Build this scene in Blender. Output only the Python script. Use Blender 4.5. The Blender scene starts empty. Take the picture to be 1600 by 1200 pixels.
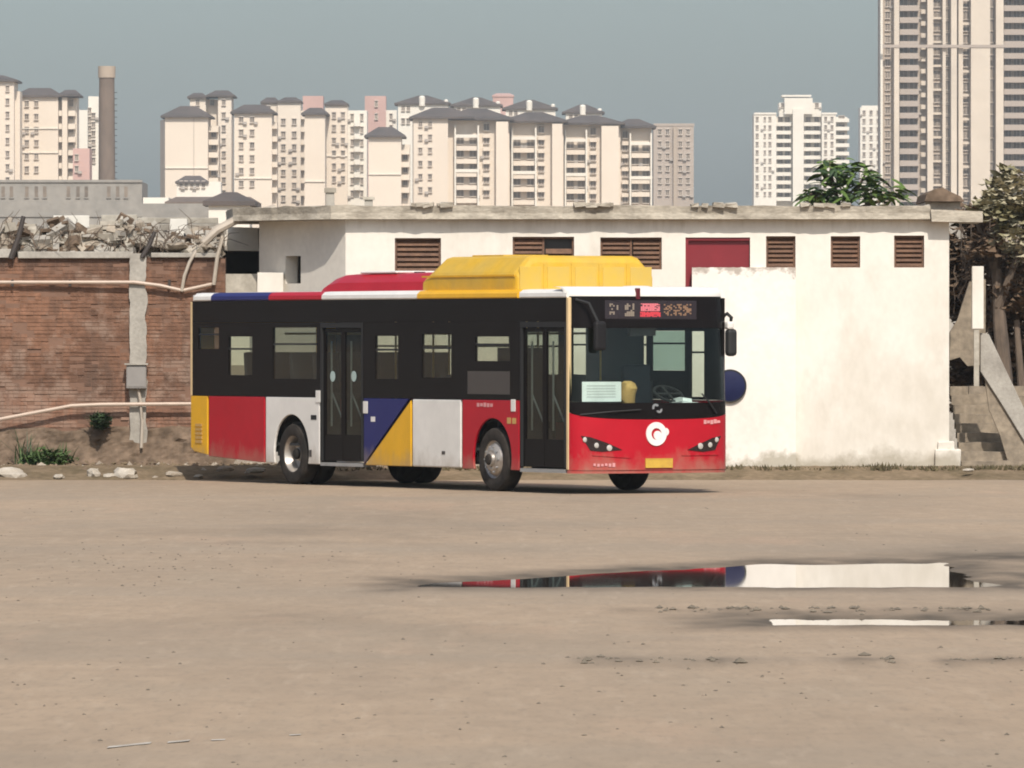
import bpy, bmesh, math, random
from mathutils import Vector, Matrix, noise
random.seed(7)
S = bpy.context.scene
COL = S.collection

# ------------------------------------------------------------------ camera
F = 12000.0            # focal length in pixels of the 1600 px wide photograph
CH = 2.33              # eye height
HY = 530.0             # horizon row
cam = bpy.data.cameras.new('camera'); camo = bpy.data.objects.new('camera', cam); COL.objects.link(camo)
cam.sensor_width = 36.0; cam.lens = F/1600*36.0; cam.clip_start = 0.5; cam.clip_end = 30000
camo.location = (0, 0, CH)
camo.rotation_euler = (math.radians(90) - math.atan((600-HY)/F), 0, 0)
S.camera = camo

# ------------------------------------------------------------------ sky, sun, exposure
SUN_EL, SUN_AZ = math.radians(46), math.radians(9)      # azimuth to the right of straight behind the camera
w = bpy.data.worlds.new('World'); S.world = w; w.use_nodes = True
nt = w.node_tree; nt.nodes.clear()
out = nt.nodes.new('ShaderNodeOutputWorld'); bg = nt.nodes.new('ShaderNodeBackground')
sky = nt.nodes.new('ShaderNodeTexSky'); sky.sky_type = 'NISHITA'; sky.sun_disc = False
sky.sun_elevation = SUN_EL; sky.sun_rotation = math.pi - SUN_AZ
sky.air_density = 1.0; sky.dust_density = 2.7; sky.ozone_density = 4.0
hs = nt.nodes.new('ShaderNodeHueSaturation'); hs.inputs['Saturation'].default_value = 0.75
tint = nt.nodes.new('ShaderNodeVectorMath'); tint.operation = 'MULTIPLY'; tint.inputs[1].default_value = (0.965, 1.0, 0.985)   # hazy blue-grey air
nt.links.new(sky.outputs[0], hs.inputs['Color']); nt.links.new(hs.outputs[0], tint.inputs[0]); nt.links.new(tint.outputs[0], bg.inputs[0])
bg.inputs[1].default_value = 0.14
nt.links.new(bg.outputs[0], out.inputs[0])
sun = bpy.data.lights.new('sun', 'SUN'); suno = bpy.data.objects.new('sun', sun); COL.objects.link(suno)
sun.energy = 4.25; sun.angle = math.radians(0.8); sun.color = (1.0, 0.93, 0.84)
sd = Vector((math.sin(SUN_AZ)*math.cos(SUN_EL), -math.cos(SUN_AZ)*math.cos(SUN_EL), math.sin(SUN_EL)))
suno.rotation_euler = sd.to_track_quat('Z', 'Y').to_euler()
suno.location = (20, -20, 30)
S.view_settings.view_transform = 'Standard'; S.view_settings.look = 'None'
S.view_settings.exposure = 0.0; S.view_settings.gamma = 1.0
S.cycles.use_denoising = True
S.cycles.max_bounces = 8; S.cycles.transparent_max_bounces = 16
S.cycles.volume_bounces = 0
S.cycles.filter_width = 1.9
S.cycles.caustics_reflective = False; S.cycles.caustics_refractive = False

# ------------------------------------------------------------------ photo measurements -> metres
def X(px, D): return (px-800.0)/F*D
def Z(py, D): return CH + (HY-py)/F*D
def P(px, py, D): return Vector((X(px, D), D, Z(py, D)))

# ------------------------------------------------------------------ materials
MATS = {}
def mat(name, col, rough=0.7, metal=0.0, col2=None, scale=3.0, stretch=(1,1,1), bump=0.0, bscale=40.0,
        fine=0.0, fscale=60.0, lo=0.35, hi=0.7, spec=0.5, coat=0.0, obj=False):
    if name in MATS: return MATS[name]
    m = bpy.data.materials.new(name); m.use_nodes = True
    n = m.node_tree; b = n.nodes['Principled BSDF']
    b.inputs['Roughness'].default_value = rough; b.inputs['Metallic'].default_value = metal
    b.inputs['Specular IOR Level'].default_value = spec
    b.inputs['Coat Weight'].default_value = coat
    if obj:
        g = n.nodes.new('ShaderNodeTexCoord'); src = g.outputs['Object']
    else:
        g = n.nodes.new('ShaderNodeNewGeometry'); src = g.outputs['Position']
    mp = n.nodes.new('ShaderNodeMapping'); mp.inputs['Scale'].default_value = stretch
    n.links.new(src, mp.inputs[0])
    if col2 is None: col2 = tuple(c*0.82 for c in col)
    t = n.nodes.new('ShaderNodeTexNoise'); t.inputs['Scale'].default_value = scale
    t.inputs['Detail'].default_value = 6; t.inputs['Roughness'].default_value = 0.6
    n.links.new(mp.outputs[0], t.inputs['Vector'])
    r = n.nodes.new('ShaderNodeMapRange'); r.inputs[1].default_value = lo; r.inputs[2].default_value = hi
    n.links.new(t.outputs['Fac'], r.inputs[0])
    mx = n.nodes.new('ShaderNodeMix'); mx.data_type = 'RGBA'
    mx.inputs[6].default_value = (*col, 1); mx.inputs[7].default_value = (*col2, 1)
    n.links.new(r.outputs[0], mx.inputs[0])
    last = mx.outputs[2]
    if fine:
        t2 = n.nodes.new('ShaderNodeTexNoise'); t2.inputs['Scale'].default_value = fscale; t2.inputs['Detail'].default_value = 3
        n.links.new(mp.outputs[0], t2.inputs['Vector'])
        r2 = n.nodes.new('ShaderNodeMapRange'); r2.inputs[1].default_value = 0.3; r2.inputs[2].default_value = 0.7
        r2.inputs[3].default_value = 1-fine; r2.inputs[4].default_value = 1+fine*0.6
        n.links.new(t2.outputs['Fac'], r2.inputs[0])
        ml = n.nodes.new('ShaderNodeVectorMath'); ml.operation = 'SCALE'
        n.links.new(last, ml.inputs[0]); n.links.new(r2.outputs[0], ml.inputs['Scale'])
        last = ml.outputs[0]
    n.links.new(last, b.inputs['Base Color'])
    if bump:
        t3 = n.nodes.new('ShaderNodeTexNoise'); t3.inputs['Scale'].default_value = bscale; t3.inputs['Detail'].default_value = 5
        n.links.new(mp.outputs[0], t3.inputs['Vector'])
        bp = n.nodes.new('ShaderNodeBump'); bp.inputs['Strength'].default_value = bump; bp.inputs['Distance'].default_value = 0.02
        n.links.new(t3.outputs['Fac'], bp.inputs['Height']); n.links.new(bp.outputs[0], b.inputs['Normal'])
    MATS[name] = m
    return m

def stain(m, zlo, zhi, col, scale, thr=0.5, soft=0.12, stretch=(1,1,1), amount=1.0):
    """grime of its own shape: noise patches, denser between the heights zlo (full) and zhi (none)"""
    n = m.node_tree; b = n.nodes['Principled BSDF']
    old = b.inputs['Base Color'].links[0].from_socket
    g = n.nodes.new('ShaderNodeNewGeometry'); sp = n.nodes.new('ShaderNodeSeparateXYZ')
    n.links.new(g.outputs['Position'], sp.inputs[0])
    r = n.nodes.new('ShaderNodeMapRange'); r.inputs[1].default_value = zlo; r.inputs[2].default_value = zhi
    r.inputs[3].default_value = 0.45; r.inputs[4].default_value = -0.25
    n.links.new(sp.outputs[2], r.inputs[0])
    mp = n.nodes.new('ShaderNodeMapping'); mp.inputs['Scale'].default_value = stretch
    n.links.new(g.outputs['Position'], mp.inputs[0])
    t = n.nodes.new('ShaderNodeTexNoise'); t.inputs['Scale'].default_value = scale; t.inputs['Detail'].default_value = 8
    t.inputs['Roughness'].default_value = 0.65
    n.links.new(mp.outputs[0], t.inputs['Vector'])
    a = n.nodes.new('ShaderNodeMath'); a.operation = 'ADD'
    n.links.new(r.outputs[0], a.inputs[0]); n.links.new(t.outputs['Fac'], a.inputs[1])
    r2 = n.nodes.new('ShaderNodeMapRange'); r2.inputs[1].default_value = thr; r2.inputs[2].default_value = thr+soft
    r2.inputs[4].default_value = amount
    n.links.new(a.outputs[0], r2.inputs[0])
    mx = n.nodes.new('ShaderNodeMix'); mx.data_type = 'RGBA'
    n.links.new(r2.outputs[0], mx.inputs[0]); n.links.new(old, mx.inputs[6]); mx.inputs[7].default_value = (*col, 1)
    n.links.new(mx.outputs[2], b.inputs['Base Color'])

def glass(name, tint, refl=1.0, ior=1.5):
    m = bpy.data.materials.new(name); m.use_nodes = True
    n = m.node_tree; n.nodes.clear()
    o = n.nodes.new('ShaderNodeOutputMaterial'); tr = n.nodes.new('ShaderNodeBsdfTransparent'); gl = n.nodes.new('ShaderNodeBsdfGlossy')
    tr.inputs[0].default_value = (*tint, 1); gl.inputs['Roughness'].default_value = 0.03
    lw = n.nodes.new('ShaderNodeLayerWeight'); lw.inputs[0].default_value = 0.5
    pw = n.nodes.new('ShaderNodeMath'); pw.operation = 'POWER'; pw.inputs[1].default_value = 5.0; n.links.new(lw.outputs['Facing'], pw.inputs[0])
    f0 = ((ior-1)/(ior+1))**2
    fr = n.nodes.new('ShaderNodeMapRange'); fr.inputs[3].default_value = f0; fr.inputs[4].default_value = 1.0; n.links.new(pw.outputs[0], fr.inputs[0])
    mx = n.nodes.new('ShaderNodeMixShader')
    n.links.new(fr.outputs[0], mx.inputs[0]); n.links.new(tr.outputs[0], mx.inputs[1]); n.links.new(gl.outputs[0], mx.inputs[2])
    n.links.new(mx.outputs[0], o.inputs[0])
    MATS[name] = m
    return m

def emit(name, col, s):
    m = bpy.data.materials.new(name); m.use_nodes = True
    b = m.node_tree.nodes['Principled BSDF']; b.inputs['Base Color'].default_value = (0.02, 0.02, 0.02, 1)
    b.inputs['Emission Color'].default_value = (*col, 1); b.inputs['Emission Strength'].default_value = s
    MATS[name] = m
    return m

# ------------------------------------------------------------------ mesh helpers
class MB:
    def __init__(self): self.v = []; self.f = []; self.mi = []
    def add(self, vs, fs, mi=0):
        b = len(self.v); self.v += [tuple(p) for p in vs]; self.f += [tuple(i+b for i in q) for q in fs]; self.mi += [mi]*len(fs)
    def box(self, x0, x1, y0, y1, z0, z1, mi=0, jit=0.0):
        j = (lambda: random.uniform(-jit, jit)) if jit else (lambda: 0.0)
        vs = [(x+j(), y+j(), z+j()) for z in (z0, z1) for (x, y) in ((x0,y0),(x1,y0),(x1,y1),(x0,y1))]
        self.add(vs, [(3,2,1,0),(4,5,6,7),(0,1,5,4),(1,2,6,5),(2,3,7,6),(3,0,4,7)], mi)
    def prism(self, poly, axis, a0, a1, mi=0):
        """extrude a 2D polygon along axis ('x','y','z')"""
        def pt(p, a): return {'y': (p[0], a, p[1]), 'x': (a, p[0], p[1]), 'z': (p[0], p[1], a)}[axis]
        n = len(poly); vs = [pt(p, a0) for p in poly] + [pt(p, a1) for p in poly]
        fs = [tuple(range(n)), tuple(reversed(range(n, 2*n)))] + [(i, i+n, (i+1) % n+n, (i+1) % n) for i in range(n)]
        self.add(vs, fs, mi)
    def tube(self, pts, r, n=8, mi=0, r1=None):
        pts = [Vector(p) for p in pts]; rings = []; m = len(pts)
        for i, p in enumerate(pts):
            d = (pts[min(i+1, m-1)]-pts[max(i-1, 0)]).normalized()
            a = d.cross(Vector((0,0,1)));  a = a if a.length > 0.05 else d.cross(Vector((1,0,0)))
            a.normalize(); b = d.cross(a)
            rr = r if r1 is None else r+(r1-r)*i/(m-1)
            rings.append([p+a*(rr*math.cos(2*math.pi*k/n))+b*(rr*math.sin(2*math.pi*k/n)) for k in range(n)])
        vs = [q for g in rings for q in g]; fs = []
        for i in range(m-1):
            for k in range(n): fs.append((i*n+k, i*n+(k+1) % n, (i+1)*n+(k+1) % n, (i+1)*n+k))
        fs.append(tuple(range(n))[::-1]); fs.append(tuple((m-1)*n+k for k in range(n)))
        self.add(vs, fs, mi)
    def lathe(self, prof, axis='y', n=32, c=(0,0,0), mi=0, closed=False, caps=True):
        """prof: list of (radius, along)"""
        vs = []; m = len(prof)
        for r, a in prof:
            for k in range(n):
                t = 2*math.pi*k/n; u, v = r*math.cos(t), r*math.sin(t)
                p = {'y': (u, a, v), 'x': (a, u, v), 'z': (u, v, a)}[axis]
                vs.append((p[0]+c[0], p[1]+c[1], p[2]+c[2]))
        fs = []
        for i in range(m-1 if not closed else m):
            for k in range(n): fs.append((i*n+k, i*n+(k+1) % n, ((i+1) % m)*n+(k+1) % n, ((i+1) % m)*n+k))
        if not closed and caps: fs += [tuple(range(n))[::-1], tuple((m-1)*n+k for k in range(n))]
        self.add(vs, fs, mi)
    def mesh(self, name, mats):
        me = bpy.data.meshes.new(name); me.from_pydata(self.v, [], self.f)
        for m in (mats if isinstance(mats, (list, tuple)) else [mats]): me.materials.append(MATS[m] if isinstance(m, str) else m)
        me.polygons.foreach_set('material_index', self.mi)
        bm = bmesh.new(); bm.from_mesh(me); bmesh.ops.recalc_face_normals(bm, faces=bm.faces); bm.to_mesh(me); bm.free()
        return me
    def build(self, name, mats, parent=None, smooth=False, bevel=0.0, kind=None, label=None):
        me = self.mesh(name, mats); o = bpy.data.objects.new(name, me); COL.objects.link(o)
        if parent: o.parent = parent
        if smooth:
            me.polygons.foreach_set('use_smooth', [True]*len(me.polygons))
            me.set_sharp_from_angle(angle=math.radians(38))
        if bevel:
            md = o.modifiers.new('bevel', 'BEVEL'); md.width = bevel; md.segments = 2; md.limit_method = 'ANGLE'; md.angle_limit = math.radians(40)
        if kind: o['kind'] = kind
        if label: o['label'] = label
        return o

def tag(o, label, cat, group=None):
    o['label'] = label; o['category'] = cat
    if group: o['group'] = group
    return o
def thing(name, loc, label, cat, group=None, rz=0.0):
    o = bpy.data.objects.new(name, None); COL.objects.link(o); o.location = loc; o.rotation_euler = (0, 0, rz)
    o.empty_display_size = 0.2
    return tag(o, label, cat, group)
def link(name, me, parent, loc=(0,0,0), rz=0.0, scale=(1,1,1)):
    o = bpy.data.objects.new(name, me); COL.objects.link(o); o.parent = parent; o.location = loc; o.rotation_euler = (0,0,rz); o.scale = scale
    return o
def fbm(x, y, z=0.0, o=4): return noise.fractal(Vector((x, y, z)), 1.0, 2.0, o)

# ------------------------------------------------------------------ material palette
mat('wall_white', (0.73,0.685,0.61), 0.85, col2=(0.66,0.61,0.53), scale=0.9, stretch=(1,1,0.7), fine=0.04, fscale=9, bump=0.15, bscale=6)
stain(MATS['wall_white'], 0.15, 0.75, (0.30,0.26,0.19), 2.6, thr=0.60, soft=0.25, stretch=(1,1,0.8), amount=0.8)
stain(MATS['wall_white'], -6, 14, (0.50,0.45,0.37), 1.6, thr=0.62, soft=0.25, stretch=(1.2,1,0.6), amount=0.5)
stain(MATS['wall_white'], 4.6, 3.6, (0.50,0.44,0.36), 2.0, thr=0.68, soft=0.25, stretch=(3.2,1,0.28), amount=0.65)
mat('plaster_patch', (0.80,0.76,0.69), 0.88, col2=(0.72,0.67,0.60), scale=1.2, fine=0.05, fscale=10, bump=0.2, bscale=7)
stain(MATS['plaster_patch'], 3.75, 2.9, (0.33,0.27,0.22), 3.4, thr=0.70, soft=0.10, amount=0.8)
stain(MATS['plaster_patch'], 0.15, 0.9, (0.33,0.29,0.21), 3.0, thr=0.64, soft=0.2, amount=0.75)
mat('side_wall', (0.70,0.65,0.57), 0.88, col2=(0.62,0.57,0.50), scale=1.5, fine=0.05, fscale=9, bump=0.15, bscale=6)
mat('slab', (0.46,0.41,0.33), 0.9, col2=(0.20,0.17,0.13), scale=2.6, stretch=(0.7,1,2.0), fine=0.2, fscale=18, bump=0.5, bscale=14, lo=0.42, hi=0.72)
mat('concrete', (0.40,0.37,0.32), 0.9, col2=(0.27,0.245,0.21), scale=2.2, fine=0.12, fscale=20, bump=0.4, bscale=14)
mat('concrete_pale', (0.46,0.42,0.35), 0.9, col2=(0.27,0.24,0.195), scale=2.4, fine=0.12, fscale=16, bump=0.4, bscale=12)
mat('rubble_stone', (0.42,0.36,0.285), 0.92, col2=(0.21,0.17,0.13), scale=2.2, fine=0.15, fscale=14, bump=0.5, bscale=10)
mat('rock_white', (0.48,0.43,0.36), 0.9, col2=(0.30,0.26,0.205), scale=4, fine=0.1, fscale=20, bump=0.4, bscale=14)
mat('brick', (0.245,0.130,0.083), 0.92, col2=(0.15,0.085,0.058), scale=0.9, spec=.1, fine=0.32, fscale=7, bump=0.4, bscale=25, lo=0.38, hi=0.66)
stain(MATS['brick'], 0.9, 2.1, (0.33,0.175,0.115), 1.7, thr=0.60, soft=0.16, amount=0.75)
stain(MATS['brick'], 4.0, 3.0, (0.075,0.05,0.04), 1.4, thr=0.50, soft=0.28, stretch=(2.2,1,0.35), amount=0.8)
stain(MATS['brick'], -5, 12, (0.10,0.07,0.055), 1.1, thr=0.62, soft=0.2, stretch=(2.4,1,0.4), amount=0.7)
stain(MATS['brick'], -5, 12, (0.30,0.21,0.16), 2.6, thr=0.66, soft=0.12, amount=0.65)
mat('mortar', (0.215,0.122,0.082), 0.95, col2=(0.15,0.088,0.06), scale=2)
mat('foundation', (0.215,0.155,0.11), 0.95, col2=(0.10,0.072,0.05), scale=2.2, spec=.1, fine=0.35, fscale=7, bump=0.6, bscale=8)
mat('pvc', (0.50,0.385,0.30), 0.5, scale=3)
mat('pvc_dirty', (0.42,0.36,0.29), 0.6, scale=3)
mat('louvre', (0.165,0.083,0.045), 0.65, col2=(0.10,0.05,0.03), scale=7, fine=0.2, fscale=30)
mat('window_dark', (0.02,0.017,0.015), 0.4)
mat('red_door', (0.21,0.012,0.02), 0.45, scale=2)
mat('sign_blue', (0.008,0.011,0.048), 0.6, col2=(0.012,0.016,0.06), scale=5, spec=0.2)
mat('painted_shade', (0.012,0.011,0.010), 0.9)  # near-black colour standing in for shade inside openings
mat('bark', (0.15,0.11,0.08), 0.95, col2=(0.08,0.06,0.045), scale=8, stretch=(1,1,0.3), bump=0.5, bscale=25)
mat('leaf_green', (0.125,0.185,0.045), 0.7, col2=(0.06,0.105,0.028), scale=2.5, lo=0.3, hi=0.7, spec=0.15)
mat('leaf_dark', (0.03,0.06,0.018), 0.6, col2=(0.018,0.035,0.012), scale=2.5)
mat('leaf_grey', (0.46,0.41,0.29), 0.8, spec=.1, col2=(0.20,0.18,0.10), scale=1.6, lo=0.42, hi=0.6)
mat('leaf_dry', (0.19,0.13,0.085), 0.85, spec=.1, col2=(0.06,0.04,0.027), scale=2.0)
mat('grass', (0.07,0.12,0.03), 0.7, col2=(0.04,0.075,0.02), scale=4)
mat('moss', (0.15,0.12,0.06), 0.95, col2=(0.075,0.065,0.032), scale=2.5, fine=0.3, fscale=12)
mat('dirt', (0.23,0.17,0.11), 0.95, col2=(0.13,0.10,0.06), spec=.1, scale=1.4, fine=0.25, fscale=9, bump=0.5, bscale=10)
mat('stair_stone', (0.30,0.245,0.18), 0.95, col2=(0.19,0.155,0.115), scale=2.4, fine=0.25, fscale=10, bump=0.6, bscale=8)
mat('mud', (0.20,0.165,0.12), 0.9, col2=(0.12,0.10,0.075), scale=3, fine=0.2, fscale=12)
mat('line_paint', (0.52,0.47,0.40), 0.85, col2=(0.36,0.31,0.25), scale=7, lo=0.35, hi=0.6)
mat('tarp_white', (0.72,0.68,0.60), 0.7, scale=1.5)
mat('dark_metal', (0.045,0.035,0.03), 0.7)
mat('box_grey', (0.27,0.25,0.23), 0.6, scale=3)

# ground: sandy worn concrete with damp patches round the puddles
def ground_material():
    m = mat('ground', (0.375,0.277,0.188), 0.93, col2=(0.312,0.236,0.164), scale=0.22, stretch=(1,0.30,1), fine=0.09, fscale=3.5, bump=0.25, bscale=5.0, lo=0.36, hi=0.64, spec=0.25)
    n = m.node_tree; b = n.nodes['Principled BSDF']; g = n.nodes.new('ShaderNodeNewGeometry')
    def mixin(fac, col):
        old = b.inputs['Base Color'].links[0].from_socket
        mx = n.nodes.new('ShaderNodeMix'); mx.data_type = 'RGBA'
        n.links.new(fac, mx.inputs[0]); n.links.new(old, mx.inputs[6]); mx.inputs[7].default_value = (*col, 1)
        n.links.new(mx.outputs[2], b.inputs['Base Color'])
    def noisefac(scale, stretch, lo, hi, amt, det=6):
        mp = n.nodes.new('ShaderNodeMapping'); mp.inputs['Scale'].default_value = stretch; n.links.new(g.outputs['Position'], mp.inputs[0])
        t = n.nodes.new('ShaderNodeTexNoise'); t.inputs['Scale'].default_value = scale; t.inputs['Detail'].default_value = det
        t.inputs['Roughness'].default_value = 0.65
        n.links.new(mp.outputs[0], t.inputs['Vector'])
        r = n.nodes.new('ShaderNodeMapRange'); r.inputs[1].default_value = lo; r.inputs[2].default_value = hi; r.inputs[4].default_value = amt
        n.links.new(t.outputs['Fac'], r.inputs[0]); return r.outputs[0]
    mixin(noisefac(0.5, (1,0.22,1), 0.50, 0.72, 0.5), (0.30,0.240,0.172))       # worn greyer stretches
    mixin(noisefac(0.11, (0.30,1,1), 0.50, 0.62, 0.5), (0.295,0.235,0.172))       # broad greyer bands across the yard
    mixin(noisefac(0.35, (1,0.18,1), 0.56, 0.72, 0.6), (0.43,0.290,0.195))        # reddish dust
    mixin(noisefac(3.0, (1,0.25,1), 0.66, 0.74, 0.45, 4), (0.24,0.19,0.135))       # small dark scuffs
    mixin(noisefac(16.0, (1,0.13,1), 0.50, 0.74, 0.55, 5), (0.24,0.188,0.135))     # coarse grit and dust streaks
    mixin(noisefac(5.0, (1,0.10,1), 0.55, 0.75, 0.35, 5), (0.47,0.37,0.27))         # pale dust
    # damp ground: a vertex attribute follows how low the ground lies next to the water
    at = n.nodes.new('ShaderNodeAttribute'); at.attribute_name = 'damp'
    mixin(noisefac(9.0, (1,0.3,1), 0.64, 0.72, 0.4, 3), (0.24,0.185,0.13))
    mixin(at.outputs['Fac'], (0.10,0.078,0.055))
    return m
ground_material()

# bus
def paint(name, col, **k): return mat(name, col, 0.38, col2=tuple(c*0.88 for c in col), scale=1.3, spec=0.22, coat=0.0, fine=0.04, fscale=5, **k)
paint('bus_red', (0.44,0.008,0.020)); paint('bus_white', (0.76,0.73,0.68)); paint('bus_yellow', (0.74,0.40,0.02))
paint('bus_blue', (0.018,0.02,0.125)); paint('bus_cream', (0.68,0.50,0.28))
for nm_ in ('bus_red','bus_white','bus_yellow','bus_blue'):
    stain(MATS[nm_], 0.30, 0.95, (0.30,0.235,0.165), 3.0, thr=0.62, soft=0.35, stretch=(1,1,.6), amount=0.5)      # road dust
mat('bus_black', (0.009,0.007,0.007), 0.25, scale=2, spec=0.08)
mat('bus_rubber', (0.012,0.012,0.012), 0.7)
mat('pod_yellow', (0.62,0.37,0.022), 0.6, col2=(0.53,0.35,0.06), scale=2, fine=0.08, fscale=6)
mat('tyre', (0.020,0.018,0.016), 0.9, col2=(0.05,0.041,0.034), scale=5, spec=.2)
mat('rim', (0.50,0.46,0.41), 0.38, metal=0.6, col2=(0.26,0.22,0.19), scale=5)
mat('chassis', (0.010,0.010,0.010), 0.9)
mat('interior_grey', (0.07,0.07,0.068), 0.8, scale=2)
mat('seat_blue', (0.035,0.045,0.06), 0.7)
mat('blocker_dark', (0.07,0.08,0.08), 0.5)  # dark colour of the added view-blocking panel
mat('pole_yellow', (0.55,0.36,0.06), 0.4)
mat('steel', (0.55,0.55,0.55), 0.35, metal=0.8)
mat('lamp_glass', (0.50,0.47,0.43), 0.2)
mat('lens_dark', (0.022,0.012,0.012), 0.15)
mat('plate_yellow', (0.60,0.38,0.05), 0.5, col2=(0.50,0.30,0.05), scale=12)
mat('paper', (0.78,0.80,0.78), 0.8)
mat('paper_print', (0.55,0.56,0.55), 0.8)
mat('cloth_tan', (0.50,0.31,0.10), 0.9, col2=(0.33,0.19,0.06), scale=8)
mat('mark_white', (0.80,0.76,0.72), 0.5)
mat('mark_pink', (0.66,0.30,0.30), 0.5)
mat('mark_amber', (0.55,0.33,0.10), 0.5)
glass('glass_side', (0.79,0.81,0.765), ior=1.4); glass('glass_front', (0.91,0.955,0.935), ior=1.33); glass('glass_door', (0.66,0.71,0.68), ior=1.4)
emit('led_amber', (0.55,0.28,0.13), 0.62); emit('led_pale', (0.55,0.42,0.30), 0.6); emit('led_red', (1.0,0.045,0.07), 0.95); emit('led_pink', (1.0,0.22,0.25), 1.0)

# ================================================================== GROUND
def lerp(a, b, t): return a+(b-a)*t
def sstep(a, b, x):
    t = max(0.0, min(1.0, (x-a)/(b-a))); return t*t*(3-2*t)
WATER1, WATER2 = -0.020, -0.020
def pud1(x, y):
    """positive inside the long puddle, in metres of depth into it"""
    front = 72.9+0.3*fbm(x*2.1, 3.1)+.12*fbm(x*7, 5.1)
    back = 73.6+sstep(-1.1, 2.4, x)*5.2+sstep(2.0, 2.7, x)*1.2+0.35*fbm(x*1.1, 7.7)+sstep(4.2, 5.0, x)*2.2
    return min((y-front)*0.5, (back-y)*0.5, (x+0.75+0.2*fbm(y*0.5, 1.0))*1.6, (4.45-x+0.2*fbm(y*.7,4.0))*1.5)
def pud2(x, y):
    front = 63.0+0.05*fbm(x*2.0, 13.1); back = 64.35+0.45*fbm(x*3.5, 17.7)+sstep(4.0, 5.0, x)*0.5
    return min((y-front)*0.7, (back-y)*0.7, (x-2.2)*1.2, (9.0-x))
def gz(x, y):
    h = 0.006*fbm(x*0.7, y*0.35)+0.003*fbm(x*3, y*1.5, 5)
    h += -0.05*sstep(-0.55, 0.55, pud1(x, y)) - 0.05*sstep(-0.45, 0.45, pud2(x, y))
    # ruts and pressed mud ridges between camera and puddles
    for yr, xs, a in ((66.0, 1.0, 0.035), (55.4, 0.3, 0.030), (62.2, 2.0, 0.012)):
        d = (y-yr-0.25*fbm(x*0.6, yr))
        if abs(d) < 1.6:
            h += a*math.exp(-(d/0.45)**2)*max(0.0, 0.35+0.9*fbm(x*2.6, yr*3.3))*sstep(xs-0.8, xs+0.6, x)
    h *= sstep(129, 126, y)
    return h
def damp(x, y):
    d1, d2 = pud1(x, y), pud2(x, y)
    k = max(1.1*sstep(-1.5, -0.1, d1), 1.1*sstep(-1.6, -0.1, d2))
    for yr, xs, a in ((66.0, 1.2, 0.9), (55.4, 0.2, 0.85)):
        d = y-yr-0.25*fbm(x*0.6, yr)
        k = max(k, a*math.exp(-(d/0.8)**2)*max(0.0, min(1.0, 0.5+1.6*fbm(x*2.6, yr*3.3)))*sstep(xs-1.4, xs+1.2, x))
    k = max(k, 0.55*math.exp(-((x+2.6)/1.1)**2-((y-88.0)/0.8)**2)*(0.6+0.8*fbm(x*3, y)), 0.5*sstep(0.0, 1.5, fbm(x*0.25+3, y*0.09))*1.2)
    k = max(k, 1.3*math.exp(-((x-5.6)/1.4)**2-((y-82.3)/2.2)**2), 1.1*math.exp(-((x-5.3)/.8)**2-((y-76)/3)**2), 1.0*math.exp(-((x-4.6)/1.0)**2-((y-64)/1.3)**2))
    return max(0.0, min(1.0, k*(0.75+0.5*fbm(x*2.2, y*0.9, 2))))
def frange(a, b, s):
    r = []; x = a
    while x < b-1e-6: r.append(x); x += s
    r.append(b); return r
xs = [-2600,-900,-300,-120,-60,-30,-18]+frange(-12, 12, 0.125)+[18,30,60,120,300,900,2600]
ys = [-600,-150,-30,0,15,28]+frange(34, 54, 0.4)+frange(54.2, 57.2, 0.2)+frange(57.6, 61.6, 0.4)+frange(61.8, 67.8, 0.15)+frange(68.2, 71.8, 0.4)+frange(72, 83, 0.15)+frange(83.5, 130, 0.5)+[134,140,150,170,220,320,600,1200,2200,4000]
V = []; A = []
for y in ys:
    for x in xs:
        fl = abs(x) <= 12 and 34 <= y <= 130
        V.append((x, y, gz(x, y) if fl else 0.0)); A.append(damp(x, y) if fl else 0.0)
nx = len(xs)
me = bpy.data.meshes.new('ground')
me.from_pydata(V, [], [(j*nx+i, j*nx+i+1, (j+1)*nx+i+1, (j+1)*nx+i) for j in range(len(ys)-1) for i in range(nx-1)])
at = me.attributes.new('damp', 'FLOAT', 'POINT'); at.data.foreach_set('value', A)
me.polygons.foreach_set('use_smooth', [True]*len(me.polygons)); me.materials.append(MATS['ground'])
g = bpy.data.objects.new('ground', me); COL.objects.link(g); g['kind'] = 'structure'
g['label'] = 'sandy worn concrete yard in front of the bus'

# water: still shallow sheets whose shoreline is where the ground rises through them
wm = mat('water', (0.06,0.05,0.04), 0.02, spec=0.5, scale=1); wm.node_tree.nodes['Principled BSDF'].inputs['IOR'].default_value = 1.6
for (x0, x1, y0, y1, zz, lab) in ((-1.6, 9.2, 72.2, 83, WATER1, 'long shallow puddle mirroring the bus front and the white wall'),
                                  (1.6, 9.2, 62.5, 65.6, WATER2, 'thin muddy puddle strip nearer than the long one')):
    m_ = MB(); m_.add([(x0,y0,zz),(x1,y0,zz),(x1,y1,zz),(x0,y1,zz)], [(0,1,2,3)])
    o = m_.build('puddle', 'water', kind='structure', label=lab)
# faded paint dashes
for (pa, pb, wd) in (((168,1169),(236,1162),0.10), ((262,1161),(296,1158),0.09), ((330,1157),(352,1156),0.06), ((452,1150),(470,1149),0.05)):
    Da, Db = F*CH/(pa[1]-HY), F*CH/(pb[1]-HY)
    a, b = Vector((X(pa[0],Da), Da)), Vector((X(pb[0],Db), Db)); m_ = MB()
    zz = max(gz(a.x, a.y), gz(b.x, b.y), gz((a.x+b.x)/2, (a.y+b.y)/2))+0.004
    m_.add([(a.x,a.y-wd,zz),(b.x,b.y-wd,zz),(b.x,b.y+wd,zz),(a.x,a.y+wd,zz)], [(0,1,2,3)])
    m_.build('painted_line', 'line_paint', g)
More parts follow.
